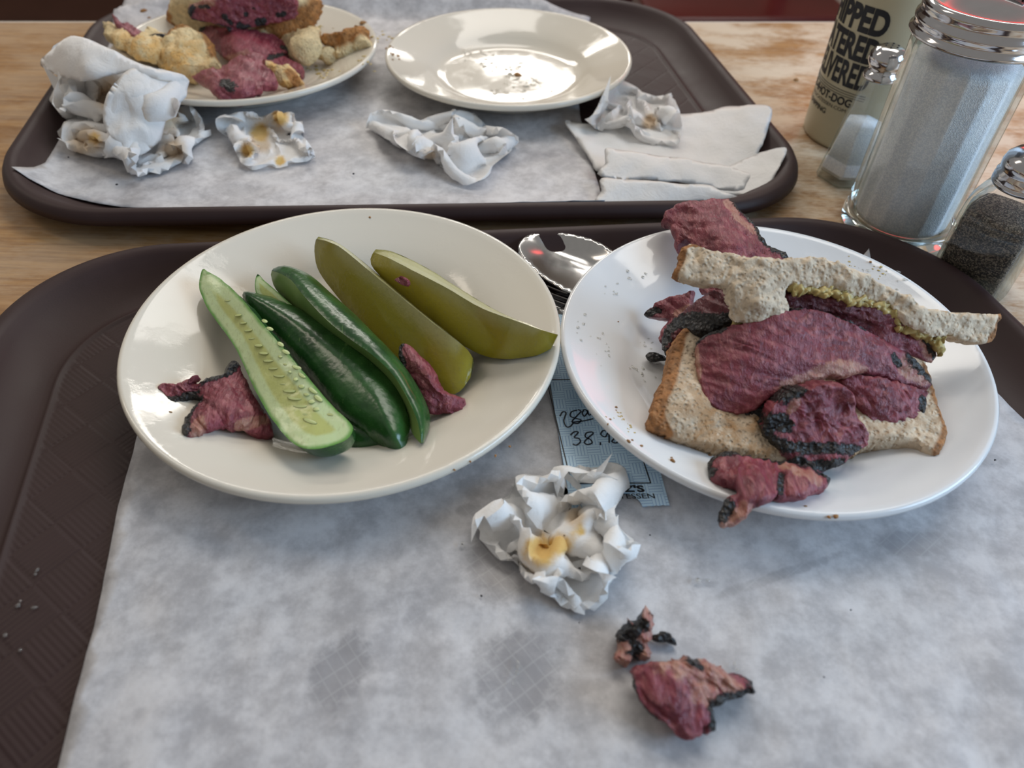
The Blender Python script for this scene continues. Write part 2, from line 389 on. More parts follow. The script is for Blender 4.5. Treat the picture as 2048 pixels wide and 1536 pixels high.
def lathe(c, prof, n=96, shape=None, a0=0.0):
    """profile [(r,z)...]; ends at r=0 are capped; shape(angle) multiplies the radius"""
    V, Fc = [], []
    for r, z in prof:
        for k in range(n):
            a = a0 + 2 * PI * k / n; q = r * (shape(a, z) if shape else 1)
            V.append((c[0] + q * math.cos(a), c[1] + q * math.sin(a), c[2] + z))
    for i in range(len(prof) - 1):
        for k in range(n):
            a, b = i * n + k, i * n + (k + 1) % n
            Fc.append((a, b, b + n, a + n))
    if prof[0][0] < 1e-3 or True:
        Fc.append(tuple(range(n - 1, -1, -1)))
    Fc.append(tuple((len(prof) - 1) * n + k for k in range(n)))
    return V, Fc
def smooth_noise(P, scale, octv=3, seed=0.0, hard=.5):
    out = np.empty(len(P)); q = P * scale + seed * 17.3
    for i, p in enumerate(q): out[i] = mnoise.fractal(Vector(p), .6 + hard, 2.1, octv)
    return out
def spline(P, closed=True, step=6.0):
    """Catmull-Rom through control rows (u,v,z), resampled about every step pixels"""
    P = np.asarray(P, float); n = len(P); out = []
    R = n if closed else n - 1
    for i in range(R):
        if closed: a, b, c, d = P[i - 1], P[i], P[(i + 1) % n], P[(i + 2) % n]
        else: a, b, c, d = P[max(i - 1, 0)], P[i], P[i + 1], P[min(i + 2, n - 1)]
        k = max(1, int(round(np.hypot(*(c - b)[:2]) / step)))
        for j in range(k):
            t = j / k
            out.append(.5 * ((2 * b) + (c - a) * t + (2 * a - 5 * b + 4 * c - d) * t * t + (3 * b - a - 3 * c + d) * t ** 3))
    if not closed: out.append(P[-1])
    return np.array(out)
def inside(poly, Q):
    x, y = Q[:, 0], Q[:, 1]; r = np.zeros(len(Q), bool); n = len(poly)
    for i in range(n):
        x1, y1 = poly[i]; x2, y2 = poly[(i + 1) % n]
        if y1 == y2: continue
        c = ((y1 > y) != (y2 > y)) & (x < (x2 - x1) * (y - y1) / (y2 - y1) + x1); r ^= c
    return r
def tps(C, Q):
    """thin-plate interpolation of rows (u,v,z) at Q"""
    C = np.asarray(C, float); X = C[:, :2] / 100; n = len(X)
    def U(r2): return np.where(r2 > 1e-12, .5 * r2 * np.log(np.maximum(r2, 1e-12)), 0)
    K = U(((X[:, None] - X[None]) ** 2).sum(-1)) + np.eye(n) * .02
    Pm = np.hstack([np.ones((n, 1)), X]); A = np.block([[K, Pm], [Pm.T, np.zeros((3, 3))]])
    w = np.linalg.solve(A + np.eye(n + 3) * 1e-9, np.concatenate([C[:, 2], np.zeros(3)]))
    q = Q / 100; r2 = ((q[:, None] - X[None]) ** 2).sum(-1)
    return U(r2) @ w[:n] + w[n] + q @ w[n + 1:]
def crop(x0, y0, s):
    return lambda L: [(x0 + s * p[0], y0 + s * p[1]) + tuple(p[2:]) for p in L]
C1 = crop(0, 0, .390625); C2 = crop(700, 0, .439453); C3 = crop(1540, 0, .416735); C4 = crop(220, 400, .444336)
C5 = crop(1100, 390, .462891); C6 = crop(900, 880, .427184); C7 = crop(1080, 700, .221344); C8 = crop(960, 420, .403633); CA = crop(200, 0, .292969)

def slab(outline, T, r, z=None, inner=(), step=8.0, jag=0.0, bias=.5, rough=(0, 200), fib=None, paint=None, seed=1, edge_attr=False, wall=0.0):
    """a solid piece: outline of rows (u,v[,z mm]) at its own heights, filled, thickened to T with rounded edges of radius r.
    bias 1: bulges upward only, 0: downward only. returns top verts, bottom verts, faces, attributes"""
    rng = np.random.RandomState(seed)
    o = np.array([(p[0], p[1], (p[2] if len(p) > 2 else z)) for p in outline], float)
    B = spline(o, True, step)
    if jag: 
        j = rng.randn(len(B), 2) * jag; j[1:] = .6 * j[1:] + .4 * j[:-1]; B[:, :2] += j
    ctrl = np.vstack([o] + ([np.array(inner, float)] if len(inner) else []))
    x0, y0 = B[:, :2].min(0); x1, y1 = B[:, :2].max(0)
    gx, gy = np.meshgrid(np.arange(x0, x1, step), np.arange(y0, y1, step * .87)); gx[1::2] += step / 2
    Q = np.stack([gx.ravel(), gy.ravel()], -1) + rng.uniform(-.12, .12, (gx.size, 2)) * step
    Q = Q[inside(B[:, :2], Q)]
    d = np.sqrt(((Q[:, None] - B[None, :, :2]) ** 2).sum(-1)).min(1); Q = Q[d > step * .55]
    # extra ring just inside the edge gives a crisp rounded rim
    A2 = np.vstack([B[:, :2], Q]); nb = len(B)
    vv, _, ff, ov, _, _ = delaunay_2d_cdt([Vector(p) for p in A2], [], [list(range(nb))], 1, 1e-4)
    A2 = np.array([tuple(v) for v in vv]); isb = np.array([any(k < nb for k in l) for l in ov])
    Z = tps(ctrl, A2) / 1000.0
    Pm = at(A2[:, 0], A2[:, 1], Z)
    Fs = np.array([f for f in ff if len(f) == 3])
    nr = np.cross(Pm[Fs[:, 1]] - Pm[Fs[:, 0]], Pm[Fs[:, 2]] - Pm[Fs[:, 0]])
    N = np.zeros_like(Pm)
    for k in range(3): np.add.at(N, Fs[:, k], nr)
    view = np.array([0, 0, HT]) - Pm.mean(0)
    if (N.sum(0) @ view) < 0: N = -N; Fs = Fs[:, ::-1]
    N /= np.linalg.norm(N, axis=1)[:, None] + 1e-12
    Bw = Pm[isb]
    dw = np.sqrt(((Pm[:, None] - Bw[None]) ** 2).sum(-1)).min(1)
    p = np.sqrt(np.maximum(0, 1 - (1 - np.clip(dw / r, 0, 1)) ** 2)); p[isb] = 0; p = wall + (1 - wall) * p
    S = Pm if fib is None else Pm - np.outer(Pm @ np.array(fib), np.array(fib)) * .8
    dn = np.zeros(len(Pm)); db = np.zeros(len(Pm))
    if rough[0]:
        dn = ((1 - 2.2 * np.abs(smooth_noise(S, rough[1] * 1.6, 3, seed))) * .7 if fib is not None else 0) * rough[0] * .8 + smooth_noise(S, rough[1], 4, seed) * rough[0] * (.6 if fib is not None else 1); db = smooth_noise(S, rough[1], 3, seed + 5) * rough[0]
        lat = np.stack([smooth_noise(S, rough[1], 3, seed + 9 + k) for k in range(3)], -1) * rough[0] * .8
        Pm = Pm + lat
    top = Pm + N * (T * bias * p + dn * (.3 + .7 * p))[:, None]
    bot = Pm - N * (T * (1 - bias) * p + db * p * .6)[:, None]
    at_ = {}
    for k, lines in (paint or {}).items():
        a = np.zeros(len(Pm))
        for L, wd in lines:
            l3 = spline([(q[0], q[1], 0) for q in L], False, 5.0) if len(L) > 1 else np.array([(L[0][0], L[0][1], 0)])
            lz = tps(ctrl, l3[:, :2]) / 1000; lw = at(l3[:, 0], l3[:, 1], lz)
            dd = np.sqrt(((Pm[:, None] - lw[None]) ** 2).sum(-1)).min(1)
            a = np.maximum(a, np.clip(1.25 - dd / wd, 0, 1))
        at_[k] = a
    if edge_attr: at_['edge'] = dw / max(dw.max(), 1e-6)
    return top, bot, Fs, isb, at_
def solid(name, outline, T, r, mat, parent=None, label=None, cat=None, group=None, **kw):
    top, bot, Fs, isb, at_ = slab(outline, T, r, **kw)
    wl = kw.get('wall', 0.0); n = len(top)
    if wl > 0:
        # upper sheet, lower sheet and a rough side wall with one middle row
        rim = {}
        ed = {}
        for f in Fs:
            for i in range(3):
                a_, b_ = f[i], f[(i + 1) % 3]
                if (b_, a_) in ed: del ed[(b_, a_)]
                else: ed[(a_, b_)] = 1
        bv = sorted({v for e in ed for v in e}); mi = {v: 2 * n + i for i, v in enumerate(bv)}
        c = top.mean(0); mid = []
        rg_ = np.random.RandomState(kw.get('seed', 1))
        for v in bv:
            m_ = (top[v] + bot[v]) / 2; d_ = m_ - c; d_[2] = 0; d_ /= np.linalg.norm(d_) + 1e-9
            mid.append(m_ + d_ * T * (.08 + .035 * rg_.randn()))
        V = np.vstack([top, bot, np.array(mid)])
        Fc = [tuple(f) for f in Fs] + [tuple(f[::-1] + n) for f in Fs]
        for (a_, b_) in ed: Fc += [(b_, a_, mi[a_], mi[b_]), (mi[b_], mi[a_], a_ + n, b_ + n)]
        A = {k: np.concatenate([a, a, a[bv]]) for k, a in at_.items()}
        o = obj(name, V, Fc, mat, parent, attrs=A)
        o.data.set_sharp_from_angle(angle=.75)
        return tag(o, label, cat, group)
    keep = np.where(~isb)[0]; idx = -np.ones(n, int); idx[isb] = np.where(isb)[0]; idx[~isb] = n + np.arange(len(keep))
    V = np.vstack([top, bot[keep]]); Fc = [tuple(f) for f in Fs] + [tuple(idx[f[::-1]]) for f in Fs if not isb[f].all()]
    A = {k: np.concatenate([a, a[keep]]) for k, a in at_.items()}
    o = obj(name, V, Fc, mat, parent, attrs=A)
    return tag(o, label, cat, group)

# ------------------------------------------------------------------ the setting
def struct(o): o['kind'] = 'structure'; return o
V, Fc = box((0, 2.0, -.77), (9, 9, .04)); struct(obj('floor', V, Fc, 'beige', smooth=False))
V, Fc = box((0, 6.4, .6), (9, .1, 2.7)); struct(obj('wall_back', V, Fc, 'wall', smooth=False))

# table: laminate top, pale edging, pedestal
tb = thing('dining_table', 'wood grain laminate dining table under both trays', 'table', (0, .2, -.75))
V, Fc = box((-.1, .185, -.015), (1.9, 1.22, .03), .0736)
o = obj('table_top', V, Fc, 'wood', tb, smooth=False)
rz = .0736
def tpt(a, b, z): return (-.1 + a * math.cos(rz) - b * math.sin(rz), .185 + a * math.sin(rz) + b * math.cos(rz), z)
V, Fc = box(tpt(0, .6125, -.016), (1.9, .004, .031), rz); obj('edge_strip', V, Fc, 'pale', tb, smooth=False)
V, Fc = lathe((-.1, .185, -.75), [(.26, 0), (.26, .015), (.06, .03), (.04, .05), (.04, .70), (.2, .715), (.2, .72)], 40); obj('pedestal', V, Fc, 'metal_leg', tb)

# chairs beyond the table
def chair(name, label, c, rzz, wood, pad, w=.44, group=None):
    r = thing(name, label, 'chair', (c[0], c[1], -.75), group)
    def P(a, b, z): return (c[0] + a * math.cos(rzz) - b * math.sin(rzz), c[1] + a * math.sin(rzz) + b * math.cos(rzz), z)
    V, Fc = box(P(0, 0, -.315), (w, .42, .035), rzz); bevel(obj('seat', V, Fc, pad, r, smooth=False), .008, 3)
    V, Fc = box(P(0, -.195, -.350), (w - .04, .02, .045), rzz); bevel(obj('front_rail', V, Fc, wood, r, smooth=False), .003)
    for sx in (-1, 1):
        for sy in (-1, 1):
            h = .42 if sy < 0 else .92
            V, Fc = box(P(sx * (w / 2 - .025), sy * .19, -.75 + h / 2), (.038, .038, h), rzz); bevel(obj('leg', V, Fc, wood, r, smooth=False), .004)
    for zz in (-.06, .04, .13):
        V, Fc = box(P(0, .19, zz), (w - .06, .02, .06), rzz); bevel(obj('back_rail', V, Fc, wood, r, smooth=False), .004)
    return r
chair('wooden_chair', 'glossy red brown wooden chair beyond the table, behind the cream bottle', (.49, 1.93, 0), .08, 'redwood', 'redwood', .46)
chair('padded_chair', 'black padded chair beyond the table, behind the empty plate', (-.12, 1.93, 0), .05, 'blackpad', 'blackpad', .46)
bn = thing('wooden_bench', 'dark brown wooden bench beyond the far corner of the table', 'bench', (-.95, 1.75, -.75))
V, Fc = box((-.98, 1.72, -.33), (1.15, .46, .05), .03); bevel(obj('seat', V, Fc, 'darkwood', bn, smooth=False), .008)
V, Fc = box((-.98, 1.52, -.55), (1.11, .03, .40), .03); obj('front_panel', V, Fc, 'darkwood', bn, smooth=False)
V, Fc = box((-.98, 1.96, -.05), (1.15, .05, .60), .03); obj('backrest', V, Fc, 'darkwood', bn, smooth=False)

# ------------------------------------------------------------------ trays
TP = [(0, .0125), (.0010, .0165), (.0030, .0198), (.0055, .0210), (.0085, .0205), (.0110, .0185), (.014, .0150), (.020, .0100), (.027, .0062), (.033, .0044), (.0365, .0042), (.0372, .0050), (.0385, .0050), (.0392, .0040), (.042, .0038)]
UB = [(.0022, .0125), (.004, .0165), (.0065, .0180), (.010, .0160), (.018, .0080), (.027, .0030), (.036, .0010), (.044, .0008)]
class Tray:
    def __init__(s, c, hx, hy, rx, ry, rad, name, label):
        s.c, s.hx, s.hy, s.rad = np.array(c), hx, hy, rad
        s.ex = np.array([math.cos(rx), math.sin(rx)]); s.ey = np.array([-math.sin(ry), math.cos(ry)])
        s.inv = np.linalg.inv(np.stack([s.ex, s.ey], 1))
        nseg = 22
        def ring(inset):
            pts = []; R = max(s.rad - inset * .55, .02); hx_, hy_ = hx - inset, hy - inset
            for q, (sx, sy) in enumerate(((1, 1), (-1, 1), (-1, -1), (1, -1))):
                for k in range(nseg + 1):
                    a = q * PI / 2 + k / nseg * PI / 2
                    pts.append((sx * (hx_ - R) + R * math.cos(a), sy * (hy_ - R) + R * math.sin(a)))
            # fill the straight sides so that they bow a little
            return np.array(pts)
        V, Fc, wv = [], [], []
        n = 4 * (nseg + 1)
        rings = [(i, z, 0) for i, z in reversed(UB)] + [(i, z, 0) for i, z in TP]
        for i, z, w in rings:
            p = ring(i); p = p * (1 + .016 * (1 - (p[:, ::-1] / np.array([hy, hx])) ** 2))
            xy = s.c + p[:, :1] * s.ex + p[:, 1:] * s.ey
            V += [(x, y, z) for x, y in xy]; wv += [1.0 if i > .0395 and z > .003 else 0.0] * n
        for i in range(len(rings) - 1):
            for k in range(n): a, b = i * n + k, i * n + (k + 1) % n; Fc.append((a, b, b + n, a + n))
        m = len(rings) - 1
        # floor: concentric rings to the centre
        for f in (.8, .5, .2):
            p = ring(.042) * f; xy = s.c + p[:, :1] * s.ex + p[:, 1:] * s.ey
            b0 = len(V); V += [(x, y, .0038) for x, y in xy]; wv += [1.0] * n
            for k in range(n): a, b = m * n + k, m * n + (k + 1) % n; Fc.append((a, b, b0 + (k + 1) % n, b0 + k))
            m += 1
        Fc.append(tuple(m * n + k for k in range(n))); Fc.append(tuple(range(n - 1, -1, -1)))
        s.o = tag(obj(name, V, Fc, 'tray', attrs={'weave': wv}), label, 'tray')
    def z(s, xy):
        """height of the tray's upper surface"""
        q = (np.asarray(xy) - s.c) @ s.inv.T
        ax = np.abs(q); ax = ax / (1 + .016 * (1 - (ax[:, ::-1] / np.array([s.hy, s.hx])) ** 2))
        R = s.rad; d = np.maximum(ax - np.array([s.hx - R, s.hy - R]), 0)
        corner = (d > 0).all(1)
        ins = np.where(corner, R - np.hypot(d[:, 0], d[:, 1]), np.minimum(s.hx - ax[:, 0], s.hy - ax[:, 1]))
        t = np.array(TP); return np.interp(ins, t[:, 0], t[:, 1])
rear = Tray((-.098, .612), .2800, .200, .076, .166, .085, 'serving_tray', 'brown plastic cafeteria tray farther away, holding the empty white plate')
front = Tray((.024, .2045), .2755, .1965, .125, .222, .085, 'serving_tray', 'brown plastic cafeteria tray holding the pickle plate and the sandwich plate')

def liner(name, outline, tray, label, spots, mat, lift=.0009, wav=.0006, seed=3, step=9, curl=()):
    """greaseproof sheet lying on a tray, following its floor and wall"""
    B = np.array(outline, float); g = []
    P = []
    for i in range(len(B)):
        a, b = B[i], B[(i + 1) % len(B)]; k = max(1, int(np.hypot(*(b - a)) / .005))
        P += [a + (b - a) * j / k for j in range(k)]
    P = np.array(P); lo, hi = P.min(0), P.max(0)
    gx, gy = np.meshgrid(np.arange(lo[0], hi[0], .005), np.arange(lo[1], hi[1], .005)); Q = np.stack([gx.ravel(), gy.ravel()], -1)
    Q = Q[inside(P, Q)]; d = np.sqrt(((Q[:, None] - P[None]) ** 2).sum(-1)).min(1); Q = Q[d > .0028]
    A2 = np.vstack([P, Q]); vv, _, ff, _, _, _ = delaunay_2d_cdt([Vector(p) for p in A2], [], [list(range(len(P)))], 1, 1e-6)
    A2 = np.array([tuple(v) for v in vv])
    z = tray.z(A2) + lift; p3 = np.c_[A2, np.zeros(len(A2))]
    z = z + np.abs(smooth_noise(p3, 22, 3, seed)) * wav * 2.2 + (smooth_noise(p3, 70, 2, seed + 1) + .6) * wav * .5
    for (cx, cy, rad, hgt) in curl:
        z += hgt * np.exp(-((A2[:, 0] - cx) ** 2 + (A2[:, 1] - cy) ** 2) / rad ** 2)
    o = obj(name, np.c_[A2, z], [tuple(f) for f in ff], mat, origin=(0, 0, 0))
    s = o.modifiers.new('thickness', 'SOLIDIFY'); s.thickness = .0002; s.offset = 1
    return tag(o, label, 'paper liner')
def W2(L, z=.005): return [tuple(at(u, v, z)[:2]) for u, v in L]
def wet(u, v, pw, ph, rot=0, k=1.0):
    c = at(u, v, .006); e = at(u + pw, v, .006); f = at(u, v + ph, .006)
    return (c[0], c[1], abs(e[0] - c[0]), abs(f[1] - c[1]), rot, k)
fl = W2([(115, 1536), (160, 1360), (205, 1180), (236, 1010), (275, 870), (330, 700), (400, 606), (1080, 582), (1400, 610), (1640, 570), (1704, 536), (1728, 520), (1756, 560), (1850, 640), (2003, 797), (2048, 842), (2120, 930), (2330, 1250), (2400, 1700), (60, 1750)], .006)
liner('paper_liner', fl, front, 'grey white greaseproof paper sheet under the pickle and sandwich plates',
      None, m_liner('greaseproof_paper', [wet(680, 1340, 55, 80, .3), wet(1040, 1350, 85, 95, .2), wet(1000, 1120, 70, 90, 0, .8), wet(1830, 1085, 75, 26, -.1, .75), wet(1560, 1150, 160, 10, -.36, .6), wet(940, 1020, 26, 14, 0, .6), wet(1400, 1165, 34, 10, 0, .5), wet(1985, 920, 30, 16, 0, .6), wet(830, 1230, 22, 26, 0, .5)]), seed=4, wav=.0009, lift=.0012)
rl = W2([(45, 378), (95, 335), (125, 285), (165, 205), (225, 95), (262, 0), (280, -40), (330, -60), (760, -10), (1180, 40), (1150, 150), (1160, 230), (1175, 300), (1205, 402), (1205, 440), (500, 436), (330, 424), (200, 410), (120, 396)], .006)
liner('paper_liner', rl, rear, 'grey greaseproof paper sheet under the far plates and crumpled napkins', None, m_liner('greaseproof_paper_far', [wet(760, 290, 40, 16, 0, .5), wet(470, 380, 50, 14, .3, .5), wet(1120, 330, 40, 20, 0, .4)]), seed=8, wav=.0011, lift=.0012)

# ------------------------------------------------------------------ plates
PR = [(0.0, .0060), (.30, .0056), (.52, .0054), (.575, .0060), (.62, .0080), (.66, .0112), (.70, .0138), (.78, .0172), (.88, .0212), (.95, .0240), (.975, .0252), (.990, .0254), (1.0, .0240), (1.0, .0222), (.985, .0205), (.95, .0188), (.85, .0142), (.75, .0100), (.68, .0060), (.64, .0018), (.62, .0000), (.585, .0000), (.57, .0016), (.50, .0020), (0.0, .0020)]
def plate(name, c, R, z0, mat, label, tilt=None):
    prof = [(max(r * R, 1e-4), z) for r, z in PR]
    V, Fc = lathe((c[0], c[1], z0), prof, 128); Fc = Fc[:-2]
    return tag(obj(name, V, Fc, mat), label, 'plate')
PZ = .0056
plate('dinner_plate', (-.0858, .2894), .1102, PZ, 'cream', 'cream china plate carrying cucumber and pickle spears')
plate('dinner_plate', (.1311, .2851), .1070, PZ, 'white', 'white china plate carrying the half eaten pastrami sandwich')
plate('dinner_plate', (-.0105, .6485), .1047, PZ, 'cream', 'empty grease smeared white plate on the farther tray')
plate('dinner_plate', (-.2350, .6490), .1110, PZ, 'cream', 'white plate on the farther tray holding torn bread and meat leftovers')

# ------------------------------------------------------------------ cucumber and pickle spears
def curve(L, m):
    P = spline(np.array(L, float), False, 4.0)
    d = np.r_[0, np.cumsum(np.hypot(*np.diff(P[:, :2], axis=0).T))]; t = np.linspace(0, d[-1], m)
    P = np.stack([np.interp(t, d, P[:, k]) for k in range(3)], 1)
    return at(P[:, 0], P[:, 1], P[:, 2] / 1000)
def patch(a, b, k, bulge=None, amt=0.0, pw=1.0):
    m = len(a); s = np.linspace(0, 1, k + 1)
    V = a[:, None] * (1 - s)[None, :, None] + b[:, None] * s[None, :, None]
    if bulge is not None: V = V + bulge[:, None, :] * (np.sin(PI * s) ** pw)[None, :, None] * amt
    idx = np.arange(m * (k + 1)).reshape(m, k + 1)
    Fc = [(idx[i, j], idx[i, j + 1], idx[i + 1, j + 1], idx[i + 1, j]) for i in range(m - 1) for j in range(k)]
    return V.reshape(-1, 3), Fc, np.tile(s, m), np.repeat(np.linspace(0, 1, m), k + 1)
def spear(name, label, group, A, B, Cc, flesh1, flesh2, skin, amt=.8, m=44, capbulge=.25):
    a, b, c = curve(A, m), curve(B, m), curve(Cc, m)
    base = np.vstack([a, b, c]); r = thing(name, label, 'vegetable', (base[:, 0].mean(), base[:, 1].mean(), base[:, 2].min()), group)
    out = (b + c) / 2 - a; 
    for key, p, q, mt in (('cut_face', a, b, flesh1), ('cut_face', a, c, flesh2)):
        V, Fc, s, t = patch(p, q, 10)
        V = V + np.outer(smooth_noise(V, 160, 3, 3), [0, 0, 1]) * .0003
        e = (1 - s) * np.clip(np.minimum(t, 1 - t) * 9, 0, 1)
        obj(key, V, Fc, mt, r, attrs={'edge': e})
    V, Fc, s, t = patch(b, c, 16, out, amt, .75)
    n = len(V)
    for end, i0 in ((0, 0), (m - 1, (m - 1) * 17)):
        k = len(V); V = np.vstack([V, a[end]]); Fc = Fc + [(k, i0 + j, i0 + j + 1) for j in range(16)]
    obj('skin', V, Fc, skin, r)
    return r
GV = 'spears on the cream plate'
spear('pickle_spear', 'olive yellow pickle spear next to the dark green cucumbers', 'pickle spears',
      C4([(930, 175, 39), (990, 190, 41), (1050, 222, 41), (1180, 330, 40), (1350, 470, 39), (1500, 590, 36), (1600, 665, 32), (1634, 712, 28)]),
      C4([(926, 180, 37), (920, 235, 30), (945, 330, 24), (1060, 480, 17), (1190, 640, 14), (1300, 750, 13), (1430, 840, 14), (1555, 872, 16), (1622, 800, 20)]),
      C4([(938, 165, 38), (1010, 186, 36), (1085, 235, 32), (1215, 340, 27), (1380, 480, 22), (1530, 600, 20), (1615, 680, 20), (1638, 735, 20)]), 'pickle', 'pickle_lit', 'pickleskin', .18)
spear('pickle_spear', 'olive yellow pickle spear at the plate edge, its rounded skin end over the rim', 'pickle spears',
      C4([(1186, 235, 38), (1240, 255, 42), (1330, 300, 45), (1500, 388, 47), (1660, 480, 48), (1800, 535, 48), (1930, 580, 46), (2016, 606, 42)]),
      C4([(1180, 245, 36), (1180, 300, 30), (1300, 425, 25), (1450, 560, 22), (1620, 672, 22), (1740, 714, 24), (1840, 712, 26), (1920, 700, 29), (1985, 668, 33)]),
      C4([(1196, 222, 37), (1280, 236, 37), (1430, 308, 36), (1600, 415, 34), (1760, 508, 34), (1880, 556, 36), (1960, 590, 37), (2016, 612, 36)]), 'pickle', 'pickle_lit', 'pickleskin', .55)
# dark spear with skin up and a pale cut side
spear('cucumber_spear', 'narrow dark green cucumber spear between the broad one and the pickles', 'cucumber spears',
      C4([(728, 318, 34), (765, 330, 38), (815, 362, 40), (880, 440, 42), (980, 545, 42), (1080, 625, 42), (1190, 705, 41), (1280, 795, 38), (1345, 905, 34), (1385, 1000, 30), (1402, 1092, 26)]),
      C4([(724, 335, 31), (745, 400, 26), (830, 490, 22), (950, 590, 22), (1060, 680, 20), (1170, 760, 20), (1260, 850, 20), (1325, 950, 20), (1360, 1050, 22), (1398, 1096, 25)]),
      C4([(735, 308, 33), (795, 297, 33), (900, 338, 32), (1000, 425, 30), (1105, 520, 27), (1210, 630, 25), (1310, 740, 22), (1385, 840, 20), (1432, 935, 20), (1440, 1015, 21), (1410, 1096, 24)]), 'cukeside', 'cukeside', 'cuke', 0.0)
def lift_skin():
    """the narrow spear shows its skin on top: an arched strip from the ridge to the far edge"""
    m = 44
    a = curve(C4([(728, 318, 34), (765, 330, 38), (815, 362, 40), (880, 440, 42), (980, 545, 42), (1080, 625, 42), (1190, 705, 41), (1280, 795, 38), (1345, 905, 34), (1385, 1000, 30), (1402, 1092, 26)]), m)
    c = curve(C4([(735, 308, 33), (795, 297, 33), (900, 338, 32), (1000, 425, 30), (1105, 520, 27), (1210, 630, 25), (1310, 740, 22), (1385, 840, 20), (1432, 935, 20), (1440, 1015, 21), (1410, 1096, 24)]), m)
    up = np.tile(np.array([.25, -.1, 1.0]), (m, 1)); up *= (np.sin(PI * np.linspace(0, 1, m)) ** .5)[:, None]
    V, Fc, s, t = patch(a, c, 14, up, .006, .8)
    r = [o for o in COL.objects if o.name.startswith('cucumber_spear')][-1]
    return obj('skin', V, Fc, 'cuke', r)
lift_skin()
def half_cuke(name, label, outline, T, z=None, inner=(), up=False, seeds=None, r=.012, group='cucumber spears', fl='cukeflesh', seed=2):
    if up: top, bot, Fs, isb, A = slab(outline, T, r, z=z, inner=inner, step=7, bias=.86, edge_attr=True, seed=seed)
    else: top, bot, Fs, isb, A = slab(outline, T, r, z=z, inner=inner, step=7, bias=0.02, edge_attr=True, seed=seed, rough=(.0003, 150))
    P = np.vstack([top, bot]); root = thing(name, label, 'vegetable', (P[:, 0].mean(), P[:, 1].mean(), P[:, 2].min()), group)
    if up: obj('skin', top, Fs, 'cuke', root, attrs=A); obj('cut_face', bot, Fs[:, ::-1], fl, root, attrs=A)
    else: obj('cut_face', top, Fs, fl, root, attrs=A); obj('skin', bot, Fs[:, ::-1], 'cuke', root)
    if seeds:
        su, sv = px(top); sme = None
        for (u, v, ln, wd, ang) in seeds:
            j = np.argmin((su - u) ** 2 + (sv - v) ** 2); q = top[j]; z0 = q[2]
            p0 = at(u, v, z0); p1 = at(u + math.cos(ang), v + math.sin(ang), z0); d = p1 - p0; th = math.atan2(d[1], d[0])
            if sme is None:
                Vv, Ff = lathe((0, 0, 0), [(.05, -.0), (.6, .0), (1, .0), (.85, .35), (.5, .6), (.05, .7)], 10)
                sme = bpy.data.meshes.new('seed'); sme.from_pydata(Vv, [], Ff); sme.polygons.foreach_set('use_smooth', [True] * len(Ff)); sme.materials.append(MT['seed'])
            o = bpy.data.objects.new('seed', sme); COL.objects.link(o); o.parent = root
            j2 = np.argmin((su - u - 30) ** 2 + (sv - v) ** 2); sl = math.atan2(top[j2][2] - z0, max(1e-4, top[j2][0] - q[0]))
            o.location = Vector(p0 + np.array([0, 0, -.0001])) - root.location
            o.rotation_euler = (0, -min(.5, max(-.2, sl)), th); o.scale = (ln * .95, wd * .9, .00045)
    return root
rng = random.Random(5); sd = []
for k in range(17):
    t = k / 16
    lu, lv = (505 + t * 365, 440 + t * 545) if t < .45 else (669 + (t - .45) / .55 * 205, 685 + (t - .45) / .55 * 300)
    sd.append((220 + .4443 * (lu + 26), 400 + .4443 * (lv + 10), .0041 * (.75 + .3 * t), .00125, .35 + rng.uniform(-.12, .12)))
    if k > 2 and k % 3: sd.append((220 + .4443 * (lu + 95 + 18 * t), 400 + .4443 * (lv - 35 + 12 * t), .0030 * (.7 + .35 * t), .0013, .5 + rng.uniform(-.2, .2)))
    if k > 8: sd.append((220 + .4443 * (lu + 58), 400 + .4443 * (lv - 45), .0019, .0015, rng.uniform(0, 3)))
half_cuke('cucumber_spear', 'halved cucumber with its pale green seeded cut face turned up',
          C4([(415, 313, 37), (440, 322, 38), (490, 350, 38), (548, 398, 39), (600, 452, 40), (700, 570, 42), (800, 690, 42), (900, 810, 41), (1000, 925, 38), (1080, 1000, 39), (1092, 1040, 38), (1055, 1085, 37), (960, 1116, 36), (890, 1120, 35), (820, 1092, 33), (750, 1015, 31), (690, 925, 30), (640, 830, 30), (600, 740, 30), (555, 650, 30), (490, 560, 28), (435, 480, 30), (402, 395, 33)]), .017, seeds=sd, r=.013)
half_cuke('cucumber_spear', 'broad dark green cucumber spear lying skin side up beside the cut one',
          C4([(600, 445, 22), (650, 430, 23), (740, 450, 24), (840, 490, 24), (950, 548, 24), (1065, 622, 24), (1175, 695, 24), (1262, 785, 23), (1325, 870, 22), (1350, 950, 22), (1350, 1030, 22), (1330, 1105, 21), (1290, 1133, 20), (1220, 1105, 18), (1150, 1062, 18), (1055, 988, 18), (955, 875, 18), (855, 755, 18), (735, 625, 18), (630, 515, 20)]), .015, up=True, r=.018)
half_cuke('cucumber_spear', 'pale cut tip of a cucumber spear showing between two dark green ones',
          C4([(664, 334, 33), (690, 358, 32), (760, 420, 30), (850, 500, 27), (950, 590, 24), (900, 620, 22), (800, 560, 22), (710, 480, 24), (662, 430, 27), (652, 385, 30)]), .010, r=.006, seed=4)
half_cuke('cucumber_spear', 'dark green cucumber end lying underneath the broad spear',
          C4([(1000, 960, 13), (1100, 1010, 13), (1250, 1075, 13), (1262, 1108, 13), (1200, 1132, 13), (1110, 1128, 13), (1040, 1080, 13)]), .010, up=True, r=.012, seed=6)

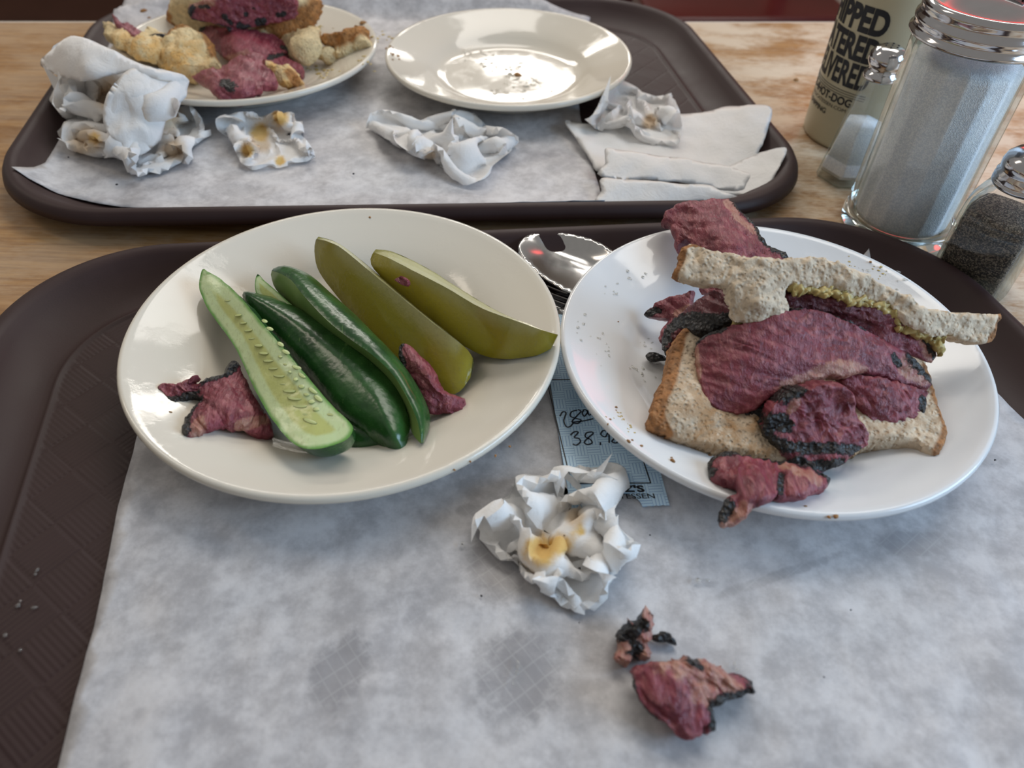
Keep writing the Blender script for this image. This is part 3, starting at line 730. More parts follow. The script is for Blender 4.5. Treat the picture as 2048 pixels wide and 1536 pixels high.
# ------------------------------------------------------------------ meat scraps on the cream plate
def meat(label, outline, T, name='pastrami_scrap', mat='meat', r=.0018, step=3.6, jag=1.0, rough=(.0012, 230), fib=(.7, -.7, 0), **kw):
    r = min(r, .0022); step = min(step, 3.6); kw.setdefault('wall', .72); kw.setdefault('bias', .4)
    return solid(name, outline, T, r, mat, None, label, 'meat', kw.pop('group', None), step=step, jag=jag, rough=rough, fib=fib, **kw)
meat('ragged pastrami scrap with black crust on the cream plate under the halved cucumber',
     C4([(205, 885, 22), (240, 840, 24), (310, 828, 25), (362, 812, 26), (380, 788, 30), (388, 800, 29), (372, 828, 26), (440, 806, 26), (510, 790, 26), (545, 728, 28), (575, 765, 24), (605, 830, 20), (640, 900, 19), (690, 960, 18), (730, 1060, 17), (650, 1062, 19), (580, 1038, 21), (510, 1030, 22), (440, 1042, 23), (390, 1072, 24), (342, 1072, 25), (328, 1045, 26), (345, 1005, 24), (385, 960, 22), (425, 915, 21), (380, 903, 21), (330, 920, 21), (255, 926, 21), (208, 912, 21)]), .008, seed=3,
     inner=C4([(520, 900, 27), (600, 980, 25), (450, 1000, 26)]),
     paint={'crust': [(C4([(205, 900), (260, 925), (330, 915), (400, 885)]), .0042), (C4([(430, 815), (510, 795), (550, 740)]), .0035), (C4([(330, 1060), (345, 1010), (390, 955), (425, 920)]), .0038)], 'fat': [(C4([(390, 1060), (420, 1020)]), .004), (C4([(600, 1020), (680, 1010)]), .004)]})
meat('small triangular pastrami scrap leaning on the pickle spear',
     C4([(1318, 668, 30), (1345, 658, 32), (1400, 722, 32), (1450, 782, 30), (1500, 858, 26), (1560, 888, 22), (1597, 908, 19), (1578, 945, 17), (1490, 962, 16), (1430, 945, 17), (1405, 880, 20), (1360, 785, 24), (1318, 722, 28)]), .008, seed=5, fib=(.6, -.8, 0),
     paint={'crust': [(C4([(1325, 665), (1318, 700), (1335, 770)]), .0032)]})

# ------------------------------------------------------------------ napkins: sheets squeezed in a small cloth solver until they fill their outline
def crumple(seed, n, L, poly, H, floor, pins=(), iters=210, ang=0.0, k0=2.0, collide=True, dome=.35, fold=.05, bend=.5, bend2=.4, pull=.07, over=None, ncell=34):
    rg = np.random.RandomState(seed); poly = np.array(poly, float)
    c = poly.mean(0) if True else 0
    th = np.linspace(-PI, PI, 361); rad = np.zeros(361); m = len(poly)
    for i in range(m):
        p, q = poly[i] - c, poly[(i + 1) % m] - c; e = q - p
        for k, t in enumerate(th):
            d = np.array([math.cos(t), math.sin(t)]); den = d[0] * e[1] - d[1] * e[0]
            if abs(den) < 1e-9: continue
            s = (p[0] * e[1] - p[1] * e[0]) / den; w = (p[0] * d[1] - p[1] * d[0]) / den
            if s > 0 and -1e-6 <= w <= 1 + 1e-6: rad[k] = max(rad[k], s)
    h = L / (n - 1); g = np.linspace(-L / 2, L / 2, n); gx, gy = np.meshgrid(g, g, indexing='ij')
    ca, sa = math.cos(ang), math.sin(ang); w0 = at(c[0], c[1], floor)
    X = np.stack([w0[0] + ca * gx - sa * gy, w0[1] + sa * gx + ca * gy, np.full_like(gx, floor + H * .5)], -1)
    pts = np.stack([gx, gy, np.zeros_like(gx)], -1).reshape(-1, 3)
    X[..., 2] += (smooth_noise(pts, 2.4 / L, 2, seed).reshape(n, n) * 1.2 + (np.abs(smooth_noise(pts, 5.0 / L, 2, seed + 3)).reshape(n, n) - .3) * .7) * L * fold * 2.2
    X[..., 2] = np.maximum(X[..., 2], floor)
    prev = X.copy()
    pi = [(int(a * (n - 1)), int(b * (n - 1)), at(u, v, z / 1000)) for a, b, u, v, z in pins]
    def con(A, B, rest, k, only=None, w=None):
        d = B - A; l = np.sqrt((d ** 2).sum(-1, keepdims=True)) + 1e-9; f = (l - rest) / l
        if only == 'short': f = np.minimum(f, 0)
        d = d * f * .5 * k
        if w is not None: d = d * w[..., None]
        A += d; B -= d
    fl = np.arange(n * n)
    cp = rg.uniform(0, n, (ncell, 2)); ii, jj = np.meshgrid(np.arange(n), np.arange(n), indexing='ij')
    cell = ((ii[..., None] - cp[:, 0]) ** 2 + (jj[..., None] - cp[:, 1]) ** 2).argmin(-1)
    u0, v0 = px(np.stack([w0[0] + ca * gx - sa * gy, w0[1] + sa * gx + ca * gy, np.full_like(gx, floor)], -1)); gdu0, gdv0 = u0 - c[0], v0 - c[1]; gth = np.arctan2(gdv0, gdu0)
    sq = np.maximum(np.abs(gx), np.abs(gy)) / (L / 2); rho0 = sq ** .9
    for it in range(iters):
        f = it / iters; k = 1 + (k0 - 1) * max(0, 1 - f / .62) 
        V = (X - prev) * .80; prev = X.copy(); X = X + V; X[..., 2] -= .00012
        if f < .5: X += rg.randn(n, n, 3) * h * .02
        for _ in range(3):
            for ax in (0, 1):
                for s in (0, 1):
                    if ax == 0: A, B = X[s:-1:2], X[s + 1::2]
                    else: A, B = X[:, s:-1:2], X[:, s + 1::2]
                    mm = min(A.shape[ax], B.shape[ax]); 
                    if ax == 0: con(A[:mm], B[:mm], h, .95)
                    else: con(A[:, :mm], B[:, :mm], h, .95)
            con(X[:-1, :-1], X[1:, 1:], h * 1.414, .35); con(X[1:, :-1], X[:-1, 1:], h * 1.414, .35)
        for Z_, C_ in ((X, cell), (X.transpose(1, 0, 2), cell.T)):
            for q, kk in ((2, bend), (4, bend2), (6, bend2)):
                for s in range(2 * q):
                    A_, B_ = Z_[s::2 * q], Z_[s + q::2 * q]; m1 = min(len(A_), len(B_))
                    if m1 == 0: continue
                    cw = np.where(C_[s::2 * q][:m1] == C_[s + q::2 * q][:m1], 1.0, .06)
                    con(A_[:m1], B_[:m1], q * h * .97, kk, 'short', cw)
        if collide and it % 7 == 3:
            Y = X.reshape(-1, 3).astype(np.float32); Yc = Y - Y.mean(0); q = (Yc ** 2).sum(1)
            D = q[:, None] + q[None] - 2 * Yc @ Yc.T
            I, J = np.where(D < (h * .62) ** 2); ok = I < J
            I, J = I[ok], J[ok]; far = (np.abs(I // n - J // n) + np.abs(I % n - J % n)) > 3; I, J = I[far], J[far]
            if len(I):
                d = Y[J] - Y[I]; l = np.sqrt((d ** 2).sum(1))[:, None] + 1e-7; mv = d / l * (h * .62 - l) * .35
                Z = X.reshape(-1, 3); np.add.at(Z, J, mv); np.add.at(Z, I, -mv)
        u, v = px(X); du, dv = u - c[0], v - c[1]; r = np.hypot(du, dv) + 1e-6
        R = np.interp(np.arctan2(dv, du), th, rad); rho = r / R
        zmax = floor + H * (dome + (1 - dome) * np.clip(1 - (rho / k) ** 2, 0, 1))
        X[..., 2] = np.where(X[..., 2] > zmax, X[..., 2] + (zmax - X[..., 2]) * .5, X[..., 2])
        tgt = np.interp(np.arctan2(gdv0, gdu0), th, rad) * rho0 * k
        tp = at(c[0] + np.cos(gth) * tgt, c[1] + np.sin(gth) * tgt, X[..., 2]); X += (tp - X) * (pull if f < .75 else pull * .4)
        o = rho > k
        if o.any():
            s = (k / rho)[o]; T = at(c[0] + du[o] * s, c[1] + dv[o] * s, X[..., 2][o]); X[o] += (T - X[o]) * (.6 if f < .8 else 1.0)
        X[..., 2] = np.maximum(X[..., 2], floor)
        if over: X[..., 2] = np.where(np.hypot(X[..., 0] - over[0], X[..., 1] - over[1]) < over[2], np.maximum(X[..., 2], over[3]), X[..., 2])
        for a, b, t in pi: X[a, b] += (t - X[a, b]) * min(1, .05 + f * 1.2)
    idx = fl.reshape(n, n)
    Fc = [(idx[i, j], idx[i + 1, j], idx[i + 1, j + 1], idx[i, j + 1]) for i in range(n - 1) for j in range(n - 1)]
    return X.reshape(-1, 3), Fc
def napkin(label, stain=(), tint=(), group=None, **kw):
    V, Fc = crumple(**kw); u, v = px(V); A = {}
    for key, sp in (('stain', stain), ('tint', tint)):
        a = np.zeros(len(V))
        for (su, sv, r) in sp: a = np.maximum(a, np.clip(1.3 - np.hypot(u - su, v - sv) / r, 0, 1))
        A[key] = a
    o = obj('crumpled_napkin', V, Fc, 'tissue', attrs=A)
    o.data.set_sharp_from_angle(angle=1.0)
    return tag(o, label, 'napkin', group)
XY = lambda L: [(p[0], p[1]) for p in L]
napkin('crumpled white napkin with a yellow mustard stain on the front paper, before the blue ticket',
       stain=[(1082, 1102, 44), (1120, 1088, 30), (1160, 1060, 18)], tint=[(1150, 1035, 26)], seed=11, n=44, L=.138, H=.036, floor=.0075, ang=.6,
       poly=XY(C6([(85, 490), (110, 350), (200, 285), (270, 265), (310, 165), (410, 150), (440, 190), (500, 108), (560, 105), (700, 140), (720, 105), (755, 50), (795, 60), (830, 160), (845, 230), (800, 300), (780, 400), (830, 450), (900, 470), (870, 565), (800, 560), (800, 600), (790, 640), (740, 660), (740, 740), (690, 790), (640, 830), (560, 830), (480, 740), (380, 690), (320, 610), (330, 560), (240, 570), (200, 540), (180, 500), (120, 490)])),
       pins=[(1, 1, 1225, 906, 30), (0, 0, 1170, 1230, 8.5), (0, 1, 942, 1085, 14), (.93, 1, 1238, 960, 20)])
napkin('large crumpled napkin heaped high at the left end of the far tray',
       tint=[(230, 190, 50), (270, 250, 40)], seed=21, n=44, L=.215, H=.060, floor=.016, ang=.3, dome=.6, over=(-.235, .649, .116, .036),
       poly=XY(C1([(210, 335), (250, 250), (360, 180), (480, 215), (600, 270), (720, 330), (940, 380), (955, 430), (925, 530), (900, 600), (800, 640), (700, 700), (560, 700), (400, 650), (320, 600), (250, 510), (290, 430), (310, 390)])),
       pins=[(0, 1, 85, 130, 45), (.25, 1, 142, 71, 62), (.6, 1, 280, 128, 62), (1, 1, 368, 152, 52)])
napkin('crumpled napkin stained orange, lowest of the heap at the left end of the far tray',
       tint=[(330, 240, 45), (170, 285, 40), (350, 300, 30)], stain=[(335, 225, 22), (190, 275, 18)], seed=34, n=40, L=.170, H=.036, floor=.0075, ang=1.1,
       poly=XY(C1([(190, 640), (280, 600), (400, 600), (600, 650), (820, 560), (900, 480), (1000, 560), (1095, 685), (970, 760), (1010, 810), (980, 855), (900, 840), (850, 912), (760, 890), (690, 918), (650, 880), (620, 800), (510, 812), (430, 790), (350, 770), (330, 720), (230, 690)])),
       pins=[])
napkin('small crumpled napkin with yellow brown stains standing alone before the bread plate',
       stain=[(520, 265, 24), (495, 300, 18), (562, 236, 22), (560, 322, 14)], tint=[(520, 285, 26)], seed=41, n=36, L=.100, H=.036, dome=.45, ncell=20, floor=.0075, ang=.2,
       poly=XY(C1([(1095, 590), (1130, 575), (1280, 570), (1350, 580), (1450, 558), (1512, 580), (1505, 620), (1550, 620), (1560, 700), (1625, 800), (1590, 840), (1480, 830), (1460, 885), (1380, 850), (1290, 880), (1230, 830), (1180, 720), (1110, 660)])),
       pins=[])
napkin('clean twisted white napkin crumpled on the paper before the empty plate',
       tint=[(860, 310, 16)], seed=57, n=40, L=.150, H=.048, floor=.0075, ang=2.2, fold=.07, dome=.5, ncell=22,
       poly=XY(C2([(65, 590), (90, 520), (120, 470), (180, 455), (230, 490), (245, 540), (320, 550), (400, 510), (470, 495), (560, 510), (620, 570), (700, 580), (780, 632), (730, 690), (640, 760), (640, 820), (600, 865), (520, 850), (460, 850), (420, 770), (380, 740), (290, 710), (200, 660), (130, 610)])),
       pins=[(.45, .5, 905, 235, 38)])
napkin('white napkin crumpled on top of the flat napkins at the far tray corner',
       seed=63, n=38, L=.125, H=.046, dome=.5, ncell=20, floor=.0085, ang=.9, tint=[(1300, 245, 20)],
       poly=XY(C2([(1065, 540), (1120, 500), (1150, 430), (1150, 360), (1190, 318), (1240, 335), (1330, 420), (1400, 440), (1460, 415), (1500, 500), (1512, 570), (1500, 670), (1420, 660), (1310, 672), (1290, 610), (1270, 575), (1200, 600), (1140, 612), (1100, 570)])),
       pins=[(.1, .9, 1222, 150, 36), (.4, .5, 1260, 210, 34)])
def flatnap(label, outline, z, inner=(), T=.0009, seed=1, group='flat napkins at the far tray corner', rough=(.0012, 55)):
    return solid('flat_napkin', outline, T, .0012, 'tissue', None, label, 'napkin', group, step=8, z=z, inner=inner, rough=rough, seed=seed)
flatnap('open flat white napkin lying under the crumpled one and folded stack', C2([(980, 552, 13), (1085, 560, 8), (1300, 545, 9), (1510, 520, 10), (1600, 510, 12), (1750, 485, 18), (1915, 490, 24), (1885, 640, 19), (1860, 695, 15), (1830, 800, 9), (1500, 800, 7.6), (1200, 790, 7.6), (1120, 780, 8), (1100, 745, 9), (1040, 650, 11)]), 8, inner=C2([(1300, 680, 7.5), (1600, 650, 8.5)]))
flatnap('white napkin fold curling up at the rounded corner of the far tray', C2([(1780, 730, 12), (1860, 695, 15), (1988, 674, 24), (1942, 785, 19), (1890, 872, 14), (1780, 892, 9), (1600, 880, 8.2), (1650, 800, 9)]), 8, seed=4)
flatnap('upper folded white napkin with a sharp raised edge on the flat napkins', C2([(1162, 676, 20), (1235, 686, 20), (1400, 705, 19), (1620, 738, 17), (1815, 788, 13), (1805, 835, 11), (1770, 872, 9.5), (1600, 845, 11), (1400, 822, 13), (1140, 806, 13), (1160, 740, 17)]), 13, seed=6, inner=C2([(1400, 770, 18), (1650, 800, 13)]))
flatnap('lower folded white napkin nearest the front rim of the far tray', C2([(1142, 812, 15), (1250, 818, 16), (1420, 830, 17), (1540, 838, 17), (1640, 842, 16), (1690, 870, 14), (1765, 902, 9), (1600, 925, 8.5), (1148, 935, 8.5), (1144, 870, 12)]), 9, seed=8, inner=C2([(1400, 880, 13)]))

flatnap('smooth folded napkin edge on top of the tall crumpled heap by the leftovers plate', C1([(208, 338, 40), (250, 262, 52), (358, 180, 66), (480, 212, 68), (600, 268, 66), (720, 330, 62), (945, 380, 54), (948, 425, 48), (800, 400, 55), (640, 372, 58), (480, 420, 52), (330, 400, 46)]), 55, T=.0016, seed=12, rough=(.0022, 45), group='heaped napkins on the far tray', inner=C1([(420, 300, 63)]))
flatnap('crinkled napkin flap hanging from the front of the tall heap', C1([(610, 400, 58), (690, 350, 60), (940, 384, 52), (944, 440, 46), (925, 520, 40), (865, 560, 36), (840, 640, 30), (800, 720, 24), (700, 790, 18), (650, 745, 24), (560, 690, 30), (520, 560, 42), (560, 470, 52)]), 40, seed=14, T=.0012, rough=(.0042, 42), group='heaped napkins on the far tray', inner=C1([(740, 500, 49), (680, 600, 38)]))

# ------------------------------------------------------------------ the sandwich on the white plate
def bread(label, outline, T, name='bread_slice', mat='bread', r=.0025, step=4.2, jag=.7, rough=(.0007, 260), **kw):
    kw.setdefault('wall', .82)
    return solid(name, outline, T, r, mat, None, label, 'bread', kw.pop('group', None), step=kw.pop('st', step), jag=jag, rough=rough, **kw)
bread('bottom slice of rye bread with browned crust under the pastrami',
      C5([(585, 600, 30), (640, 595, 30), (900, 640, 26), (1300, 660, 24), (1550, 690, 24), (1610, 790, 24), (1650, 930, 23), (1685, 1040, 22), (1680, 1092, 21), (1646, 1155, 20), (1600, 1138, 20), (1560, 1108, 20), (1480, 1092, 20), (1335, 1092, 20), (1310, 1115, 20), (1225, 1160, 15), (1188, 1203, 14), (1080, 1192, 16), (960, 1166, 19), (850, 1150, 19), (720, 1125, 20), (600, 1087, 21), (480, 1042, 23), (432, 1020, 24), (428, 990, 25), (455, 900, 27), (492, 820, 29), (510, 715, 31), (540, 645, 31)]),
      .0150, seed=12, inner=C5([(700, 900, 25), (1000, 900, 22), (560, 950, 29), (1400, 900, 22)]), bias=.55,
      paint={'crust': [(C5([(585, 600), (540, 645), (510, 715), (492, 820), (455, 900), (428, 990), (432, 1020), (480, 1042)]), .0055), (C5([(540, 640), (515, 830), (470, 990)]), .004), (C5([(1610, 790), (1650, 930), (1687, 1050), (1650, 1150)]), .0035), (C5([(480, 1000), (500, 1040)]), .004)], 'fat': [(C5([(700, 1010), (1000, 1120), (1200, 1160)]), .03)], 'spice': [(C5([(500, 980), (800, 1100), (1150, 1180)]), .012), (C5([(1600, 850), (1660, 1000)]), .008)]})
meat('burgundy pastrami slice behind the sandwich hanging over the far plate rim',
     C5([(485, 118, 40), (520, 75, 44), (580, 50, 47), (680, 45, 49), (775, 38, 50), (800, 80, 48), (845, 120, 47), (890, 160, 47), (905, 205, 47), (950, 240, 47), (1015, 268, 47), (1010, 310, 44), (900, 330, 42), (750, 310, 40), (640, 255, 38), (600, 205, 38), (548, 235, 35), (542, 190, 37), (520, 135, 39)]), .012, name='pastrami_slice', seed=41, inner=C5([(700, 150, 49), (800, 240, 48)]), fib=(.8, -.6, 0), bias=.35, step=5.5, jag=1.4, r=.0025,
     paint={'crust': [(C5([(785, 45), (810, 90), (850, 125), (892, 165), (905, 205), (950, 240), (1015, 270)]), .0042)], 'fat': [(C5([(760, 60), (800, 130), (870, 190)]), .004)]})
meat('dark crusted pastrami piece at the left end of the sandwich',
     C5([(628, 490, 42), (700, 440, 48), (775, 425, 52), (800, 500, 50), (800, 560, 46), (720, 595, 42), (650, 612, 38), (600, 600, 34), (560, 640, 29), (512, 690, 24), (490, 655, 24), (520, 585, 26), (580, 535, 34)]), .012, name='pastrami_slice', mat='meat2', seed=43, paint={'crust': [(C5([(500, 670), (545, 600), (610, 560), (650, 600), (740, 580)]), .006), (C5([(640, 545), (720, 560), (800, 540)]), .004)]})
meat('thin pink pastrami flap beside the left end of the sandwich',
     C5([(413, 510, 22), (440, 488, 24), (460, 470, 27), (530, 436, 31), (590, 432, 33), (612, 418, 36), (614, 440, 34), (605, 475, 32), (620, 505, 30), (590, 535, 26), (540, 560, 23), (505, 610, 20), (475, 630, 18), (490, 585, 20), (520, 545, 22), (480, 535, 22), (420, 530, 20)]), .006, seed=45, jag=.8, r=.002,
     paint={'crust': [(C5([(415, 520), (470, 500)]), .003)], 'fat': [(C5([(560, 520), (610, 500)]), .004)]})
meat('tiny burnt pastrami bit lying alone on the white plate',
     C5([(418, 695, 14), (440, 683, 16), (465, 684, 17), (492, 716, 13), (460, 722, 14), (428, 718, 13)]), .006, seed=46, jag=.5, r=.002, step=3.5, paint={'crust': [(C5([(420, 705), (490, 710)]), .01)]})
meat('pink pastrami sliver peeping out below the torn top bread',
     C5([(655, 415, 44), (690, 402, 46), (745, 400, 50), (790, 425, 52), (770, 450, 49), (700, 445, 46)]), .006, seed=47, jag=.8, r=.002, step=5)
meat('folded pastrami slice right under the top bread',
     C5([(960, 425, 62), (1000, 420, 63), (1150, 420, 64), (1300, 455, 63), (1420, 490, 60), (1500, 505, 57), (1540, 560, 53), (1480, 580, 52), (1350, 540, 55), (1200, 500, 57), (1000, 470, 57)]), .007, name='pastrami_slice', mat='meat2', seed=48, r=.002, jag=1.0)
meat('long pastrami strip jutting out under the right end of the top bread',
     C5([(985, 445, 56), (1080, 448, 57), (1150, 455, 58), (1230, 462, 58), (1320, 495, 57), (1420, 535, 54), (1500, 560, 51), (1545, 590, 49), (1610, 622, 46), (1652, 662, 43), (1640, 718, 38), (1580, 702, 39), (1500, 672, 42), (1420, 640, 44), (1330, 592, 47), (1200, 532, 50), (1080, 502, 51), (1000, 495, 51)]), .008, name='pastrami_slice', seed=50, r=.002, jag=1.1, inner=C5([(1250, 500, 57), (1450, 595, 51)]), fib=(.85, -.5, 0),
     paint={'crust': [(C5([(1000, 495), (1200, 532), (1330, 595)]), .0028), (C5([(1600, 625), (1650, 700)]), .0018)], 'fat': [(C5([(1600, 640), (1640, 700)]), .004)]})
meat('dark pastrami slice at the very bottom of the filling, on the right',
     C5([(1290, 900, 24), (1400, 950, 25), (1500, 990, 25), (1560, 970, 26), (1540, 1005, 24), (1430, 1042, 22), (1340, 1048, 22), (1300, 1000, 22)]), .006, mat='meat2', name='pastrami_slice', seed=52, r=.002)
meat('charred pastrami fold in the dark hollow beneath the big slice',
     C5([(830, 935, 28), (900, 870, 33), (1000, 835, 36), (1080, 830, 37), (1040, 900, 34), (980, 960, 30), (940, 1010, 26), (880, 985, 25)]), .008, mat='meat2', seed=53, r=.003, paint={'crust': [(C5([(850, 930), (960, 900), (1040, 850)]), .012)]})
meat('large draped pastrami slice across the middle of the sandwich',
     C5([(640, 668, 38), (662, 635, 41), (720, 605, 45), (800, 580, 50), (900, 560, 54), (1000, 515, 57), (1100, 505, 57), (1200, 530, 55), (1330, 592, 50), (1450, 652, 45), (1530, 702, 40), (1590, 772, 33), (1615, 815, 29), (1590, 850, 28), (1540, 835, 30), (1480, 818, 32), (1400, 793, 36), (1320, 775, 40), (1250, 795, 40), (1180, 795, 40), (1100, 815, 38), (1000, 842, 36), (920, 885, 33), (860, 935, 29), (800, 948, 27), (720, 938, 27), (680, 922, 28), (658, 870, 30), (636, 750, 35)]), .010, name='pastrami_slice', seed=55, bias=.6, r=.0028, step=5.5, jag=1.0, rough=(.0011, 150), fib=(.9, -.4, 0),
     inner=C5([(800, 760, 41), (1000, 680, 48), (1200, 660, 47), (1400, 730, 40), (720, 850, 33)]),
     paint={'crust': [(C5([(640, 660), (690, 622), (760, 598)]), .003), (C5([(1010, 512), (1100, 503), (1200, 530), (1330, 592)]), .0016), (C5([(1530, 700), (1590, 775), (1615, 815)]), .0055), (C5([(1440, 700), (1470, 730)]), .0025)], 'fat': [(C5([(1000, 830), (1180, 770), (1300, 770)]), .005), (C5([(1500, 740), (1560, 790)]), .007), (C5([(640, 690), (650, 800)]), .003)]})
meat('thick dark red pastrami slice sloping down at the right of the filling',
     C5([(1245, 800, 36), (1330, 782, 39), (1450, 815, 36), (1540, 838, 33), (1598, 852, 31), (1592, 940, 26), (1572, 972, 24), (1510, 1002, 22), (1430, 990, 24), (1380, 962, 26), (1315, 912, 29), (1285, 860, 32)]), .012, name='pastrami_slice', seed=57, r=.003, fib=(.6, -.8, 0), inner=C5([(1450, 900, 33)]),
     paint={'crust': [(C5([(1575, 900), (1580, 960)]), .0032)]})
meat('chunky pastrami end with black crust at the front of the sandwich',
     C5([(1000, 852, 44), (1060, 832, 46), (1150, 816, 48), (1235, 826, 47), (1284, 880, 42), (1302, 940, 37), (1340, 1010, 31), (1334, 1085, 25), (1290, 1118, 25), (1222, 1168, 24), (1130, 1188, 23), (1050, 1154, 24), (955, 1085, 27), (918, 1035, 28), (928, 960, 35), (955, 900, 41)]), .014, name='pastrami_chunk', seed=59, r=.002, rough=(.0020, 120), fib=(.3, -.9, 0), inner=C5([(1100, 930, 38), (1200, 1000, 33)]), wall=.9,
     paint={'crust': [(C5([(985, 870), (1035, 850), (1060, 840)]), .004), (C5([(935, 1040), (960, 960), (1000, 1000)]), .005), (C5([(960, 1080), (1060, 1100), (1160, 1105), (1280, 1108)]), .0035), (C5([(1050, 1155), (1130, 1175), (1225, 1162)]), .003)], 'fat': [(C5([(1040, 870), (1020, 920)]), .003)]})
tb_o = bread('torn crumbly strip of top rye bread with a hanging tab and mustard',
      C5([(543, 362, 64), (556, 312, 68), (573, 250, 71), (640, 248, 72), (720, 263, 73), (850, 285, 74), (1000, 286, 75), (1100, 280, 75), (1200, 292, 74), (1350, 342, 71), (1450, 398, 67), (1540, 436, 64), (1565, 478, 61), (1650, 500, 58), (1750, 512, 55), (1880, 520, 52), (1916, 526, 51), (1900, 572, 48), (1862, 641, 43), (1760, 631, 45), (1690, 606, 47), (1640, 612, 48), (1580, 592, 51), (1500, 545, 55), (1450, 478, 59), (1350, 452, 61), (1230, 415, 64), (1130, 408, 65), (1050, 402, 66), (1000, 398, 66), (988, 440, 63), (1006, 505, 58), (992, 588, 51), (930, 560, 53), (870, 548, 54), (800, 540, 54), (772, 480, 59), (762, 422, 63), (740, 398, 65), (640, 388, 65)]), .012, seed=61, r=.0035, rough=(.0011, 210), step=3.4, jag=1.3,
      inner=C5([(900, 400, 68), (900, 480, 62), (1250, 350, 71)]), bias=.5,
      paint={'crust': [(C5([(545, 362), (560, 312), (575, 250)]), .0030), (C5([(1916, 526), (1900, 575), (1865, 640)]), .0032), (C5([(575, 250), (660, 250)]), .0014)], 'spice': [(C5([(820, 320), (850, 400)]), .008), (C5([(620, 270), (760, 275)]), .004)]})
def smear(outline, seed, T=.0045, par=None):
    return solid('mustard_smear', outline, T, .0025, 'mustard', par, step=3.4, jag=2.0, rough=(.0020, 420), seed=seed)
smear(C5([(1020, 385, 68), (1130, 395, 69), (1250, 405, 68), (1350, 440, 65), (1450, 470, 62), (1545, 520, 58), (1600, 575, 54), (1700, 608, 50), (1690, 700, 44), (1655, 655, 46), (1590, 622, 49), (1500, 585, 53), (1430, 506, 60), (1330, 482, 62), (1280, 470, 64), (1230, 440, 65), (1160, 446, 66), (1120, 425, 66), (1060, 432, 67), (1030, 415, 67)]), 71, T=.004, par=tb_o)
smear(C5([(795, 530, 55), (870, 540, 54), (930, 552, 53), (975, 580, 50), (900, 608, 47), (830, 612, 46), (790, 592, 48)]), 72, par=tb_o)
smear(C5([(905, 318, 71), (960, 325, 71), (1000, 350, 70), (1005, 400, 66), (985, 400, 66), (965, 365, 69), (915, 335, 71)]), 73, T=.004, par=tb_o)
smear(C5([(1610, 880, 28), (1655, 890, 27), (1655, 950, 25), (1610, 945, 25)]), 74, par=None)['kind'] = 'stuff'
meat('forked pastrami scrap with black edges hanging over the front rim of the white plate',
     C5([(693, 1192, 24), (718, 1155, 26), (770, 1143, 28), (850, 1152, 28), (950, 1176, 28), (1060, 1190, 28), (1150, 1228, 28), (1200, 1250, 28), (1172, 1282, 28), (1120, 1297, 29), (1050, 1312, 31), (985, 1322, 31), (965, 1298, 32), (948, 1320, 34), (915, 1345, 35), (880, 1345, 34), (835, 1402, 31), (772, 1432, 28), (730, 1422, 28), (738, 1370, 30), (772, 1318, 33), (808, 1300, 34), (800, 1262, 33), (742, 1246, 31), (702, 1232, 28)]), .0065, seed=81, r=.0024, rough=(.0014, 170), fib=(.2, .95, 0), step=5, inner=C5([(900, 1230, 34), (1080, 1260, 33)]), bias=.6,
     paint={'crust': [(C5([(700, 1225), (700, 1185), (730, 1155), (850, 1150), (960, 1178), (1060, 1190), (1200, 1250)]), .0042), (C5([(985, 1240), (970, 1295)]), .0028), (C5([(742, 1400), (770, 1345)]), .0035)], 'fat': [(C5([(760, 1420), (840, 1385)]), .006), (C5([(1000, 1205), (1120, 1250)]), .004)]})
smear(C5([(735, 1372, 30), (760, 1330, 32), (755, 1400, 29), (745, 1425, 28)]), 82, T=.003)['kind'] = 'stuff'

# ------------------------------------------------------------------ scraps on the front paper
meat('charred yellow brown fat scrap on the front paper beside the crumpled napkin',
     C6([(780, 905, 13), (830, 868, 15), (826, 848, 16), (850, 860, 15), (885, 830, 17), (920, 800, 20), (946, 850, 17), (942, 930, 13), (925, 950, 12), (934, 1010, 10), (890, 1022, 9), (848, 1008, 9), (835, 1042, 9), (790, 1042, 9), (764, 1022, 9), (790, 970, 11)]), .009, seed=91, r=.003, step=4.5, jag=.8, rough=(.0016, 240),
     paint={'crust': [(C6([(800, 900), (850, 890), (900, 850)]), .0042), (C6([(850, 950), (880, 980), (840, 1000)]), .003)], 'fat': [(C6([(800, 1010), (900, 930)]), .03)]})
meat('tiny black burnt shred on the front paper', C6([(944, 915, 9), (990, 903, 10), (1032, 908, 10), (1040, 930, 9), (1056, 960, 8.5), (1018, 942, 9), (965, 938, 9)]), .004, seed=92, r=.0015, step=3.5, jag=.4, rough=(.0009, 400), paint={'crust': [(C6([(944, 920), (1050, 940)]), .01)]})
meat('wedge of pastrami with a blackened edge lying on the front paper',
     C6([(863, 1070, 16), (930, 1056, 17), (1000, 1052, 18), (1040, 1048, 18), (1088, 1018, 19), (1150, 1032, 18), (1212, 1048, 17), (1300, 1098, 15), (1406, 1130, 12), (1385, 1158, 10), (1300, 1202, 10), (1230, 1232, 11), (1192, 1262, 11), (1196, 1332, 9), (1168, 1350, 9), (1150, 1325, 11), (1130, 1368, 9), (1105, 1378, 9), (1062, 1362, 9), (1028, 1322, 10), (960, 1272, 11), (900, 1202, 12), (866, 1130, 14)]), .012, seed=93, r=.003, step=5, bias=.6, fib=(.5, -.85, 0), inner=C6([(1000, 1160, 17), (1150, 1120, 14.5)]),
     paint={'crust': [(C6([(1406, 1130), (1300, 1200), (1230, 1232), (1195, 1265), (1195, 1330)]), .0045), (C6([(866, 1130), (900, 1205), (960, 1275)]), .0016), (C6([(1100, 1040), (1140, 1050)]), .002)], 'fat': [(C6([(1040, 1060), (1130, 1060), (1150, 1180)]), .008), (C6([(1200, 1080), (1280, 1140)]), .005)]})

